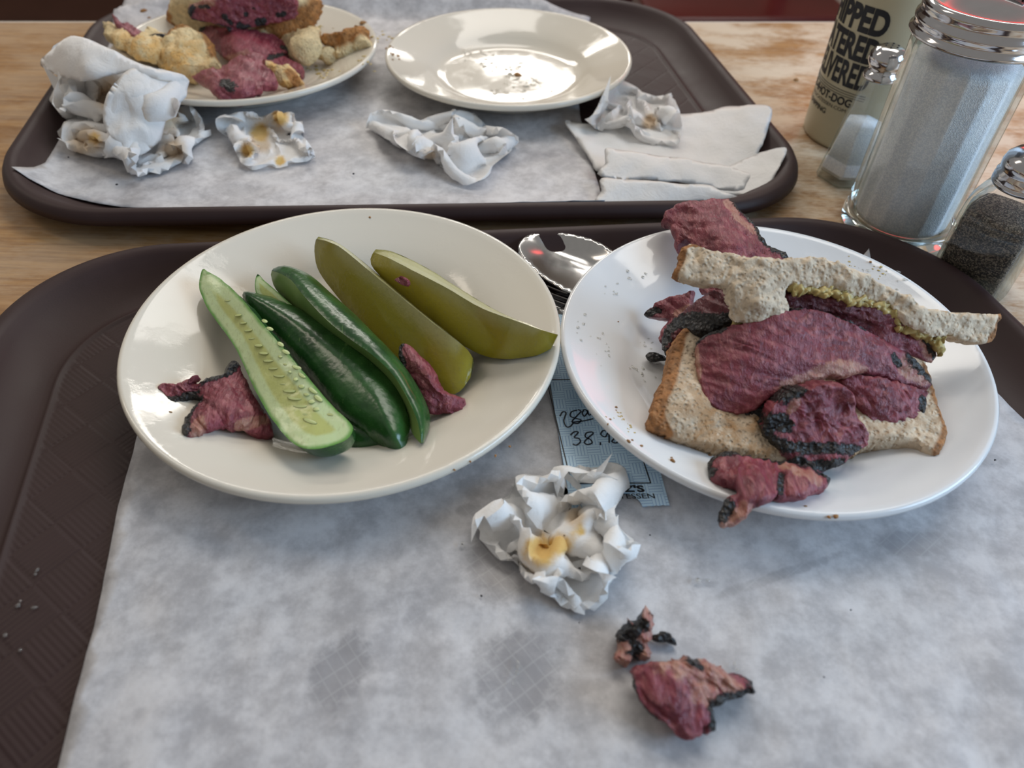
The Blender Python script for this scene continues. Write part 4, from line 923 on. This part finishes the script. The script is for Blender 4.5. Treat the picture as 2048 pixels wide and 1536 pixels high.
# ------------------------------------------------------------------ leftovers on the far plate
FZ = 14
def far_bread(label, outline, T, **kw): kw.setdefault('wall', .35); return bread(label, outline, T, mat='challah', step=3.6, r=kw.pop('r', .006), jag=.5, rough=kw.pop('rgh', (.0034, 100)), **kw)
far_bread('browned half roll standing at the back of the far leftovers plate',
     CA([(480, 30, 40), (520, -20, 52), (700, -60, 60), (1000, -80, 62), (1300, -60, 60), (1480, -10, 52), (1508, 50, 46), (1490, 130, 38), (1420, 215, 28), (1320, 280, 22), (1240, 315, 17), (1150, 300, 17), (1000, 250, 20), (800, 220, 22), (640, 200, 22), (540, 210, 18), (495, 180, 20), (490, 100, 30)]), .02, seed=101, r=.008, rgh=(.0012, 60), paint={'crust': [(CA([(1500, 20), (1500, 90), (1420, 215), (1320, 285), (1200, 310), (1180, 250), (1300, 180), (1400, 130)]), .018), (CA([(495, 60), (500, 140), (560, 200)]), .010)]})
meat('broad pink pastrami slice lying on top of the half roll',
     CA([(600, 75, 50), (640, 30, 54), (780, -20, 62), (1000, -60, 66), (1250, -50, 66), (1340, 0, 60), (1345, 70, 52), (1330, 120, 47), (1180, 160, 42), (1100, 175, 40), (1000, 195, 38), (900, 215, 36), (860, 180, 40), (760, 155, 42), (640, 130, 43)]), .010, name='pastrami_slice', mat='meat3', seed=102, step=4.5, jag=.8,
     paint={'crust': [(CA([(610, 85), (650, 50)]), .0035), (CA([(700, 42), (760, 40)]), .0022), (CA([(860, 110), (900, 150)]), .003), (CA([(960, 170), (1010, 185)]), .004), (CA([(1090, 150), (1120, 140)]), .0045), (CA([(1230, 95), (1260, 90)]), .003), (CA([(640, 140), (720, 160)]), .003), (CA([(830, 185), (880, 200)]), .004), (CA([(1000, 90), (1004, 94)]), .0025), (CA([(1060, 50), (1064, 52)]), .002)], 'fat': [(CA([(660, 10), (760, -10)]), .008)]})
meat('loose pastrami pile sliding down from the half roll',
     CA([(690, 200, 26), (800, 195, 30), (900, 215, 32), (1050, 230, 32), (1180, 260, 28), (1260, 310, 24), (1300, 370, 20), (1250, 400, 19), (1330, 440, 18), (1390, 490, 16), (1350, 520, 15), (1200, 480, 18), (1100, 450, 21), (900, 420, 20), (820, 370, 19), (740, 290, 21)]), .010, name='pastrami_slice', mat='meat3', seed=103, step=4.5, jag=.9, inner=CA([(950, 300, 34), (1100, 360, 28)]),
     paint={'crust': [(CA([(640, 205), (720, 215)]), .006), (CA([(1150, 420), (1250, 400)]), .004), (CA([(1240, 350), (1290, 365)]), .004)], 'fat': [(CA([(900, 420), (1000, 400)]), .006)]})
meat('flaky pastrami scrap hanging over the near rim of the far plate',
     CA([(640, 545, 22), (700, 525, 26), (800, 490, 30), (900, 440, 34), (1000, 410, 36), (1060, 382, 38), (1120, 405, 37), (1115, 450, 34), (1180, 520, 31), (1205, 585, 28), (1120, 600, 29), (1110, 640, 27), (1010, 660, 28), (970, 722, 22), (925, 720, 22), (850, 690, 24), (790, 650, 26), (750, 600, 26), (690, 572, 23)]), .009, mat='meat3', seed=104, step=4.5, jag=.9, rough=(.003, 90), inner=CA([(950, 520, 38), (950, 620, 31)]),
     paint={'crust': [(CA([(880, 590), (920, 610)]), .005)]})
far_bread('pale twisted dough strip at the far left of the leftovers', CA([(62, 225, 30), (120, 200, 33), (200, 255, 31), (300, 290, 28), (360, 240, 30), (450, 280, 29), (480, 330, 28), (430, 400, 26), (370, 425, 25), (280, 395, 25), (190, 360, 26), (100, 310, 28), (66, 275, 29)]), .016, seed=105, inner=CA([(300, 340, 36), (180, 300, 34)]), paint={'fat': [(CA([(200, 370), (350, 410)]), .02)]})
far_bread('chunk of cheese yellow bread with a toasted rim on the leftovers plate', CA([(395, 440, 20), (440, 340, 28), (480, 260, 34), (560, 225, 36), (660, 232, 36), (740, 290, 32), (790, 400, 25), (822, 480, 20), (760, 500, 18), (690, 520, 17), (640, 562, 15), (560, 530, 15), (480, 500, 16)]), .018, seed=106, inner=CA([(600, 400, 28)]), paint={'crust': [(CA([(450, 330), (490, 265), (560, 232), (660, 238), (740, 300), (790, 400)]), .007)], 'fat': [(CA([(600, 420), (520, 450)]), .02)]})
meat('small pastrami strip draped on the pale dough strip', CA([(92, 118, 44), (105, 112, 45), (140, 165, 42), (200, 175, 40), (250, 215, 38), (305, 245, 36), (285, 280, 35), (220, 262, 36), (160, 225, 38), (110, 180, 41)]), .007, mat='meat3', seed=107, step=4, r=.003)
solid('olive_slice', CA([(330, 245, 36), (380, 228, 38), (440, 232, 38), (470, 255, 36), (440, 282, 34), (380, 272, 34)]), .007, .004, 'olive', None, 'dark olive piece wedged between two bread scraps', 'olive', step=4)
far_bread('yellow fluffy bread crumb beside the half roll', CA([(1245, 300, 18), (1300, 275, 24), (1380, 255, 28), (1440, 222, 30), (1490, 240, 28), (1490, 320, 24), (1560, 340, 22), (1600, 370, 20), (1640, 400, 17), (1560, 432, 16), (1440, 410, 16), (1320, 400, 16), (1260, 360, 16)]), .016, seed=108, inner=CA([(1400, 320, 32)]))
far_bread('toasted crust cube at the near edge of the far plate', CA([(1520, 255, 30), (1600, 235, 34), (1720, 212, 36), (1810, 200, 36), (1830, 260, 33), (1858, 325, 28), (1790, 345, 25), (1700, 372, 22), (1625, 392, 20), (1590, 330, 25), (1530, 300, 27)]), .014, seed=109, r=.003, paint={'crust': [(CA([(1530, 265), (1650, 270), (1800, 230)]), .012)], 'spice': [(CA([(1700, 350), (1830, 300)]), .01)]})
far_bread('amber fat lump beside the flaky pastrami scrap', CA([(1110, 455, 24), (1180, 445, 27), (1260, 470, 27), (1330, 490, 25), (1385, 560, 20), (1340, 600, 18), (1270, 598, 18), (1200, 560, 20), (1150, 500, 22)]), .013, seed=110, paint={'crust': [(CA([(1310, 530), (1340, 570)]), .006)], 'fat': [(CA([(1150, 470), (1300, 560)]), .03)]})
far_bread('scrap of toasted bread poking out under the half roll', CA([(930, 238, 26), (1050, 215, 30), (1150, 195, 32), (1190, 210, 31), (1150, 240, 28), (1050, 258, 25), (960, 256, 24)]), .008, seed=111, r=.003, paint={'crust': [(CA([(1160, 200), (1185, 220)]), .005)]})

# ------------------------------------------------------------------ cutlery
def flat_tool(root, name, outline, T, z, inner, mat='steel', r=.0006, step=5):
    return solid(name, outline, T, r, mat, root, step=step, z=z, inner=inner, seed=2)
sp = thing('soup_spoon', 'shiny steel soup spoon tucked between the two front plates', 'spoon', tuple(at(1120, 520, .006)))
flat_tool(sp, 'bowl', C8([(187, 192, 19), (197, 155, 20), (250, 120, 20), (350, 111, 20), (450, 121, 20), (560, 148, 19.5), (650, 195, 19), (720, 262, 18), (745, 320, 17), (720, 372, 17), (640, 410, 17), (540, 420, 17.5), (440, 412, 18), (375, 378, 18), (300, 330, 18), (230, 268, 18.5), (195, 222, 19)]), .0013, None, C8([(350, 190, 11.5), (450, 240, 10), (550, 290, 10.5), (430, 300, 11.5), (300, 220, 13.5), (620, 320, 13)]))
def bar(a, b, wa, wb, h, name, root, mat='steel', seg=8, arch=0.0):
    a, b = np.array(a), np.array(b); d = (b - a); d2 = np.array([-d[1], d[0], 0]); d2 /= np.linalg.norm(d2); V = []
    for i in range(seg + 1):
        t = i / seg; c = a + d * t + np.array([0, 0, arch * math.sin(PI * t)]); w = (wa + (wb - wa) * t) / 2
        V += [c - d2 * w, c + d2 * w, c + d2 * w * .8 + np.array([0, 0, h]), c - d2 * w * .8 + np.array([0, 0, h])]
    Fc = [(0, 1, 2, 3), (seg * 4 + 3, seg * 4 + 2, seg * 4 + 1, seg * 4)]
    for i in range(seg):
        for k in range(4): p, q = i * 4 + k, i * 4 + (k + 1) % 4; Fc.append((q, p, p + 4, q + 4))
    return bevel(obj(name, V, Fc, mat, root), .0004, 2)
bar(at(1252, 548, .0165), (.176, .372, .008), .011, .016, .0018, 'handle', sp)
fk = thing('dinner_fork', 'steel dinner fork under the spoon between the two front plates', 'fork', tuple(at(1100, 590, .006)))
for k in range(4):
    a = at(1052 + 5 * k, 552 + 14 * k, .0085); b = at(1136 + 4 * k, 588 + 13.0 * k, .0082)
    bar(a, b, .0016, .0026, .0014, 'tine', fk, arch=-.001)
bar(at(1138, 606, .0078), at(1200, 640, .0078), .023, .020, .0014, 'fork_neck', fk); bar(at(1200, 640, .0074), at(1255, 668, .0072), .012, .008, .0014, 'handle', fk)
meat('tiny pink meat shred by the spoon tip', [(1020, 530, 9), (1040, 522, 10), (1052, 526, 10), (1046, 540, 9), (1028, 546, 8)], .003, seed=95, r=.001, step=3, jag=.3)

# ------------------------------------------------------------------ blue ticket with its print
TK0 = np.array(at(1341, 1021, .0072)[:2]); tdir = np.array(at(1142, 1022.5, .0072)[:2]) - TK0
ang_t = math.atan2(-tdir[1], -tdir[0]); tex = np.array([math.cos(ang_t), math.sin(ang_t)])
tup = np.array(at(1093, 811, .0072)[:2]) - np.array(at(1142, 1022, .0072)[:2]); tup = tup / np.linalg.norm(tup)
TWID = float(np.linalg.norm(tdir))
tk = thing('meal_ticket', 'light blue printed meal ticket with handwritten numbers under the plates', 'ticket', (TK0[0], TK0[1], .0066))
TZ = .0078
def T3(a, b, z=TZ): p = TK0 - tex * (TWID - a) + tup * b; return np.array([p[0], p[1], z])
# sheet with a half round notch in its bottom edge; the sheet object is rotated so that its print runs along its edges
LT = .135
pts = [(0, 0)]; nc = .0235; 
for k in range(13): a = PI - PI * k / 12; pts.append((nc + .0088 * math.cos(a), .0080 * math.sin(a)))
for k in range(8): pts.append((nc + .0088 + (TWID - nc - .0088) * (k + 1) / 8, .0004 * (k % 2) * (k < 7)))
pts += [(TWID, LT), (0, LT)]
me = bpy.data.meshes.new('ticket_sheet'); bmm = bmesh.new()
vs = [bmm.verts.new((p[0], p[1], 0)) for p in pts]; fc = bmm.faces.new(vs); bmesh.ops.triangulate(bmm, faces=[fc]); 
ext = bmesh.ops.extrude_face_region(bmm, geom=bmm.faces[:]); bmesh.ops.translate(bmm, verts=[g for g in ext['geom'] if isinstance(g, bmesh.types.BMVert)], vec=(0, 0, .00025)); bmesh.ops.recalc_face_normals(bmm, faces=bmm.faces[:])
bmm.to_mesh(me); bmm.free(); me.materials.append(MT['ticket']); to = bpy.data.objects.new('ticket_sheet', me); COL.objects.link(to); to.parent = tk
o3 = T3(0, 0, TZ - .0003); Mt = Matrix(((tex[0], tup[0], 0, o3[0] - TK0[0]), (tex[1], tup[1], 0, o3[1] - TK0[1]), (0, 0, 1, o3[2] - .0066), (0, 0, 0, 1))); to.matrix_local = Mt
def strip(a, b, w, name='frame_line', mat='ink', z=TZ + .00005):
    a, b = np.array(a), np.array(b); d = b - a; n = np.array([-d[1], d[0]]) / np.linalg.norm(d) * w / 2
    q = [a - n, b - n, b + n, a + n]; V = [T3(p[0], p[1], z) for p in q] + [T3(p[0], p[1], z + .00004) for p in q]
    return obj(name, V, [(0, 1, 2, 3), (4, 5, 6, 7), (0, 1, 5, 4), (1, 2, 6, 5), (2, 3, 7, 6), (3, 0, 4, 7)], mat, tk, smooth=False)
fx0, fx1, fy0, fy1 = .0030, TWID - .0050, .0150, .083
strip((fx0, fy0), (fx1, fy0), .0006); strip((fx0, fy1), (fx1, fy1), .0006); strip((fx0, fy0), (fx0, fy1), .0006); strip((fx1, fy0), (fx1, fy1), .0006)
def text_mesh(s, bold=0.0, res=3):
    cu = bpy.data.curves.new('t', 'FONT'); cu.body = s; cu.offset = bold; cu.resolution_u = res; cu.fill_mode = 'FRONT'
    o = bpy.data.objects.new('t', cu); COL.objects.link(o); dg = bpy.context.evaluated_depsgraph_get(); me = o.evaluated_get(dg).to_mesh()
    V = np.array([v.co[:] for v in me.vertices]); Fc = [tuple(p.vertices) for p in me.polygons]
    o.evaluated_get(dg).to_mesh_clear(); bpy.data.objects.remove(o); return V, Fc
def thick_text(V, Fc, fn, h, name, mat, parent):
    """fn maps flat text coordinates and a height to the world"""
    n = len(V); A = [fn(x, y, h) for x, y in V[:, :2]]
    return obj(name, A, Fc, mat, parent, smooth=False)
def ticket_text(s, x1, y0, hgt, wid=None, bold=0.0, name='lettering'):
    V, Fc = text_mesh(s, bold); V[:, 0] -= V[:, 0].min(); V[:, 1] -= V[:, 1].min(); w = V[:, 0].max(); hh = V[:, 1].max()
    W_ = wid or w * hgt / hh; V[:, 0] *= W_ / w; V[:, 1] *= hgt / hh
    thick_text(V, Fc, lambda x, y, z: T3(x1 - W_ + x, y0 + y, z), TZ + .0001, name, 'ink', tk)
ticket_text("KATZ'S", TWID - .0088, .0098, .0040, .0240, .045); ticket_text('DELICATESSEN', TWID - .0052, .0062, .0028, .0330, .012)
def stroke(pts, w=.00075, name='handwriting'):
    cu = spline(np.c_[np.array(pts, float) * 1000, np.zeros(len(pts))], False, .5)[:, :2] / 1000; V = []; Fc = []
    for i, p in enumerate(cu):
        d = cu[min(i + 1, len(cu) - 1)] - cu[max(i - 1, 0)]; n = np.array([-d[1], d[0]]); n = n / (np.linalg.norm(n) + 1e-9) * w / 2
        V += [T3(*(p - n), TZ + .00012), T3(*(p + n), TZ + .00012)]
    Fc = [(2 * i, 2 * i + 1, 2 * i + 3, 2 * i + 2) for i in range(len(cu) - 1)]
    return obj(name, V, Fc, 'pen', tk, smooth=False)
def tinv(u, v): p = np.array(at(u, v, TZ)[:2]) - TK0 + tex * TWID; return np.linalg.solve(np.stack([tex, tup], 1), p)
def hand(L): return stroke([tinv(*p) for p in C7(L)])
hand([(180, 600), (205, 560), (235, 570), (215, 640), (240, 695), (275, 690), (300, 660)]); hand([(335, 545), (285, 560), (275, 600), (330, 620), (370, 635), (340, 665), (290, 650), (330, 600), (370, 555), (340, 540)])
hand([(380, 570), (400, 540), (430, 560), (400, 600), (380, 570)]); hand([(430, 555), (455, 530), (475, 560), (445, 590), (430, 555)]); hand([(290, 655), (400, 640), (480, 622)])
hand([(275, 770), (310, 740), (345, 745), (310, 790), (350, 800), (365, 830), (330, 860), (295, 850)]); hand([(470, 740), (420, 750), (410, 785), (455, 810), (470, 840), (430, 855), (400, 835), (440, 790), (480, 755), (470, 740)])
hand([(545, 835), (545, 860)]); hand([(620, 735), (570, 730), (550, 765), (590, 785), (620, 745), (625, 840)]); hand([(670, 800), (650, 830), (690, 840), (710, 810), (680, 795)])

# ------------------------------------------------------------------ squeeze bottle
BC = (.2725, .5780); BR = .0400
bt = thing('squeeze_bottle', 'cream squeeze bottle with black lettering behind the sugar dispenser', 'bottle', (BC[0], BC[1], 0))
V, Fc = lathe((BC[0], BC[1], 0), [(.001, .0006), (.037, 0), (BR - .0006, .0012), (BR, .004), (BR, .150), (BR - .001, .156), (.035, .166), (.026, .174), (.0215, .177), (.0215, .180)], 96); obj('body', V, Fc, 'bottle', bt)
V, Fc = lathe((BC[0], BC[1], .178), [(.0235, 0), (.0235, .014), (.0215, .018), (.011, .024), (.0085, .030), (.0035, .058), (.0025, .060)], 48); obj('nozzle_cap', V, Fc, 'bottle', bt)
face = math.atan2(-BC[1], -BC[0])
def bottle_text(s, zc, hgt, a_end, arc, bold=.03, name='lettering', mat='ink'):
    V, Fc = text_mesh(s, bold, 4); V[:, 0] -= V[:, 0].min(); V[:, 1] -= V[:, 1].min(); V[:, 0] *= arc / V[:, 0].max(); V[:, 1] *= hgt / V[:, 1].max()
    # split long faces so that the letters follow the round wall
    bmm = bmesh.new(); vv = [bmm.verts.new((p[0], p[1], 0)) for p in V]
    for f in Fc:
        try: bmm.faces.new([vv[i] for i in f])
        except ValueError: pass
    bmesh.ops.triangulate(bmm, faces=bmm.faces[:])
    n = int(arc / .0015)
    for k in range(1, n): bmesh.ops.bisect_plane(bmm, geom=bmm.verts[:] + bmm.edges[:] + bmm.faces[:], plane_co=(arc * k / n, 0, 0), plane_no=(1, 0, 0))
    bmm.verts.ensure_lookup_table(); bmm.verts.index_update(); V = np.array([v.co[:] for v in bmm.verts]); Fc = [tuple(v.index for v in f.verts) for f in bmm.faces]; bmm.free()
    def fn(x, y, z):
        a = face + a_end - (arc - x) / (BR + .0002)
        return (BC[0] + (BR + .00025) * math.cos(a), BC[1] + (BR + .00025) * math.sin(a), zc + y)
    thick_text(V, Fc, fn, 0, name, mat, bt)
AE = -.05
bottle_text('SHIPPED', .0872, .0180, AE, .064, .045); bottle_text('CATERED', .0680, .0180, AE, .064, .045); bottle_text('DELIVERED', .0491, .0178, AE, .064, .035)
for k in range(3):
    V, Fc = lathe((BC[0], BC[1], .0460 - k * .0017), [(BR, -.0002), (BR + .0003, -.00015), (BR + .0003, .00015), (BR, .0002)], 96)
    keep = []
    for f in Fc[:-2]:
        c = np.mean([V[i] for i in f], 0); a = (math.atan2(c[1] - BC[1], c[0] - BC[0]) - face + PI) % (2 * PI) - PI
        if AE - .064 / BR < a < AE: keep.append(f)
    obj('printed_rule', V, keep, 'ink', bt)
bottle_text('1-800-4HOT-DOG', .0355, .0062, AE - .16, .060, .03); bottle_text('KATZSDELICATESSEN.COM', .0312, .0026, AE - .22, .056, .0); bottle_text('FREE SHIPPING', .0245, .0040, AE - .62, .040, .02)

# ------------------------------------------------------------------ sugar dispenser
SCN = (.2600, .4430)
sg = thing('sugar_dispenser', 'tall fluted glass sugar dispenser with a chrome lid', 'dispenser', (SCN[0], SCN[1], 0))
NP = 16
def flute(a, z):
    k = min(1, max(0, (z - .008) / .006)) * min(1, max(0, (.120 - z) / .006))
    u = (a * NP / (2 * PI)) % 1 - .5
    return 1 - k * (.034 - .034 * (2 * abs(u)) ** 2) 
V, Fc = lathe((SCN[0], SCN[1], .0004), [(.001, .0012), (.028, .0010), (.030, 0), (.0350, .0008), (.0362, .003), (.0362, .008), (.0352, .0105), (.0320, .0105), (.0300, .0070), (.001, .0066)], 96); obj('glass_foot', V, Fc, 'glass', sg)
GO = [(.0352, .0112), (.0350, .014), (.0350, .060), (.0350, .115), (.0352, .120), (.0345, .124), (.0335, .127), (.0330, .134)]
GI = [(.0305, .134), (.0310, .124), (.0318, .116), (.0318, .060), (.0318, .0112)]
V, Fc = lathe((SCN[0], SCN[1], 0.0004), GO + GI, 160, flute, .35); Fc = Fc[:-2]
obj('glass_jar', V, Fc, 'thin', sg)
V, Fc = lathe((SCN[0], SCN[1], 0.0004), [(.001, .0088), (.0285, .0090), (.0300, .0125), (.0306, .020), (.0306, .1085), (.0300, .1125), (.020, .1130), (.001, .1115)], 160, flute, .35); obj('sugar', V, Fc, 'sugar', sg)
LZ = .1265
V, Fc = lathe((SCN[0], SCN[1], LZ), [(.0352, -.0005), (.0376, -.001), (.0384, .0002), (.0384, .0012), (.0372, .0020), (.0366, .0045), (.0372, .0060), (.0376, .0072), (.0374, .0088), (.0364, .0100), (.0360, .0130), (.0366, .0145), (.0366, .0168), (.0352, .0184), (.0335, .0188), (.0322, .0178), (.0300, .0176), (.020, .0200), (.006, .0215), (.001, .0216)], 128); obj('lid', V, Fc, 'chrome', sg)
V, Fc = box((SCN[0] + .008, SCN[1] + .004, LZ + .0232), (.020, .016, .0016), -.6); bevel(obj('pour_flap', V, Fc, 'chrome', sg, smooth=False), .0007, 3)
V, Fc = lathe((SCN[0] + .0155, SCN[1] - .001, LZ + .0215), [(.0016, 0), (.0016, .004), (.001, .0046)], 16); obj('flap_hinge', V, Fc, 'chrome', sg)

# ------------------------------------------------------------------ shakers
def octo(nf, rnd, sq=0.0):
    def f(a, z):
        u = (a * nf / (2 * PI)) % 1 - .5; t = u * 2 * PI / nf
        return (1 - rnd) * math.cos(PI / nf) / math.cos(t) + rnd
    return f
def shaker(name, label, c, rot, body, fill, fmat, cap, zc, nf, rnd):
    r = thing(name, label, 'shaker', (c[0], c[1], 0))
    V, Fc = lathe((c[0], c[1], .0003), body, 96, octo(nf, rnd), rot); obj('glass_body', V, Fc, 'thin', r)
    V, Fc = lathe((c[0], c[1], .0003), fill, 96, octo(nf, rnd), rot); obj('seasoning', V, Fc, fmat, r)
    V, Fc = lathe((c[0], c[1], zc), cap, 64); o = obj('cap', V, Fc, 'chrome', r)
    n = 0
    for (q, k, zz) in ((.0, 1, cap[-1][1]), (.0042, 6, cap[-2][1] + .0002)):
        for i in range(k):
            a = 2 * PI * i / k; Vh, Fh = lathe((c[0] + q * math.cos(a), c[1] + q * math.sin(a), zc + zz - .0004), [(.0007, 0), (.0007, .0005)], 10); obj('hole', Vh, Fh, 'ink', o)
    return r
shaker('pepper_shaker', 'square glass shaker of ground pepper with a dimpled chrome cap', (.2835, .3790), .55,
       [(.016, 0), (.0262, .0006), (.0280, .003), (.0280, .050), (.0272, .0585), (.0235, .0645), (.0178, .0680), (.0160, .0700), (.0155, .0760), (.0128, .0760), (.0132, .068), (.0150, .0650), (.0210, .0610), (.0252, .055), (.0256, .006), (.023, .004), (.001, .0038)],
       [(.001, .0048), (.0230, .0050), (.0246, .008), (.0246, .0500), (.020, .0525), (.001, .0535)], 'pepper', [(.0160, -.001), (.0168, 0), (.0168, .0016), (.0160, .0022), (.0168, .0034), (.0160, .0046), (.0166, .0058), (.0150, .0072), (.0158, .0088), (.0160, .0120), (.0150, .0155), (.0120, .0185), (.0070, .0202), (.001, .0206)], .0700, 4, .24)
shaker('salt_shaker', 'tapered panelled glass salt shaker between bottle and sugar dispenser', (.2440, .5080), .3,
       [(.016, 0), (.0205, .0006), (.0215, .003), (.0120, .068), (.0105, .074), (.0105, .080), (.0088, .080), (.0088, .074), (.0102, .067), (.0192, .006), (.001, .005)],
       [(.001, .0058), (.0184, .0060), (.0190, .009), (.0130, .0430), (.001, .0445)], 'salt', [(.0112, -.001), (.0118, .0), (.0118, .0026), (.0100, .0040), (.0092, .0058), (.0112, .0080), (.0122, .0110), (.0118, .0150), (.0095, .0185), (.005, .0205), (.001, .0208)], .0755, 6, .08)

# ------------------------------------------------------------------ crumbs and grease, nobody could count them
def blobs(name, label, spots, mat, zf, seed, flat=.5, group=None, cat='crumbs'):
    rg = random.Random(seed); V, Fc = [], []
    for (u, v, r) in spots:
        c = at(u, v, zf(u, v)); e = at(u + r, v, zf(u, v)); w = abs(e[0] - c[0]); n0 = len(V); k = 7
        st = rg.uniform(.5, 1.0); a0 = rg.uniform(0, PI)
        for (q, h) in ((1.0, -.1), (.95, .35), (.55, .85), (.05, 1.0)):
            for i in range(k):
                a = 2 * PI * i / k; rr = w * q * rg.uniform(.75, 1.2); x, y = rr * math.cos(a), rr * math.sin(a) * st
                V.append((c[0] + x * math.cos(a0) - y * math.sin(a0), c[1] + x * math.sin(a0) + y * math.cos(a0), c[2] + h * w * flat))
        for j in range(3):
            for i in range(k): p, q2 = n0 + j * k + i, n0 + j * k + (i + 1) % k; Fc.append((p, q2, q2 + k, p + k))
        Fc.append(tuple(n0 + 3 * k + i for i in range(k)))
    return tag(obj(name, V, Fc, mat), label, cat, group, 'stuff')
def plate_z(c, R):
    t = np.array([(r * R, z + PZ) for r, z in PR[:13]])
    def f(u, v):
        z = .02
        for _ in range(6): p = at(u, v, z); z = float(np.interp(math.hypot(p[0] - c[0], p[1] - c[1]), t[:, 0], t[:, 1]))
        return z
    return f
pzL, pzR, pzB, pzF = plate_z((-.0858, .2894), .1102), plate_z((.1311, .2851), .107), plate_z((-.0105, .6485), .1047), plate_z((-.235, .649), .111)
rg = random.Random(9)
def around(L, n, sx, sy, r0, r1): return [(u + rg.gauss(0, sx), v + rg.gauss(0, sy), rg.uniform(r0, r1)) for (u, v) in L for _ in range(n)]
blobs('brown_crumbs', 'brown bread crumbs and pepper specks on the white sandwich plate', C5([(285, 918, 4), (285, 930, 2), (530, 1150, 7), (525, 1135, 3), (250, 990, 3), (340, 1065, 5), (355, 1060, 3), (260, 970, 3), (715, 1118, 8), (1235, 1390, 6), (1205, 1392, 4), (1105, 1345, 4), (1200, 205, 4), (295, 548, 2), (690, 1125, 4), (1385, 290, 3), (395, 1085, 4)]), 'crumb', pzR, 4, .7)
blobs('mustard_specks', 'yellow mustard specks smeared on the white sandwich plate', [(u, v, r) for u, v, r in around(XY(C5([(300, 960), (340, 1010), (1310, 310), (1420, 330), (1650, 1000)])), 9, 12, 9, 1.5, 4)], 'mustard', pzR, 5, .25)
blobs('grease_droplets', 'clear grease droplets on the white sandwich plate', around(XY(C5([(160, 560), (200, 620), (260, 700), (270, 420), (330, 350), (1350, 330), (1480, 400), (380, 740), (430, 760), (400, 640)])), 6, 13, 12, 2, 6), 'drop', pzR, 6, .22)
blobs('grease_droplets', 'clear grease droplets on the empty far plate', around(XY(C2([(640, 270), (700, 310), (760, 350), (820, 390), (600, 240), (700, 400)])), 16, 26, 9, 2, 6), 'drop', pzB, 7, .2)
blobs('brown_crumbs', 'brown mustard crumbs on the left rim of the empty far plate', around(XY(C2([(195, 245), (215, 262), (190, 215)])), 4, 5, 4, 2, 4) + [(1035, 150, 9)], 'crumb', pzB, 8, .5)
blobs('mustard_specks', 'yellow mustard smears on the far leftovers plate', around(XY(CA([(1500, 170), (1480, 480), (1540, 510), (1820, 410), (1900, 240), (1400, 470)])), 9, 14, 7, 2, 6), 'mustard', pzF, 9, .3)
blobs('brown_crumbs', 'brown crumbs on the far leftovers plate rim', CA([(300, 75, 8), (1795, 158, 8), (335, 122, 4), (1580, 400, 6)]), 'crumb', pzF, 10, .5)
blobs('meat_specks', 'tiny red meat specks on the cream plate and its spears', C4([(1622, 1178, 3), (1550, 1215, 3), (1735, 1155, 3), (640, 790, 2), (272, 955, 4), (1170, 78, 3), (1735, 1150, 3), (1800, 1110, 3)]), 'crumb', pzL, 11, .6)
meat('tiny pink meat shred sticking to the pickle at the plate edge', C4([(1288, 360, 43), (1320, 350, 45), (1342, 368, 45), (1332, 388, 43), (1310, 378, 43)]), .003, seed=96, r=.001, step=3, jag=.3)
paper_z = lambda u, v: .0078
blobs('black_specks', 'tiny black specks scattered on the front greaseproof paper', C6([(147, 730, 3), (605, 855, 2), (58, 488, 2), (1160, 650, 2)]) + [(1648, 1354, 2), (1702, 1220, 2), (1990, 920, 3), (1300, 1070, 2)], 'ink', paper_z, 12, .6)
blobs('clear_droplets', 'clear grease drips on the front greaseproof paper', C6([(320, 1040, 5), (318, 1065, 5), (312, 1090, 4), (302, 1120, 4), (296, 1140, 4), (1160, 655, 6), (1205, 655, 5), (1335, 1045, 6), (1345, 1075, 5), (1347, 1100, 4), (60, 485, 5)]), 'drop', paper_z, 13, .35)
blobs('black_specks', 'tiny dark specks scattered on the far greaseproof paper', C1([(350, 805, 3), (598, 945, 3), (1810, 890, 3)]), 'ink', paper_z, 14, .6)
blobs('bread_crumb', 'single golden crumb on the table beside the far tray', [(1592, 160, 5)], 'crumb', lambda u, v: .0005, 15, .7)
front_z = lambda u, v: .0046
blobs('water_droplets', 'small water droplets on the bare weave of the front tray', [(74, 1140, 6), (70, 1148, 4), (36, 1210, 6), (40, 1202, 4), (68, 1215, 7), (40, 1300, 4), (45, 663, 5), (42, 732, 5), (10, 1270, 5)], 'drop', front_z, 16, .4)
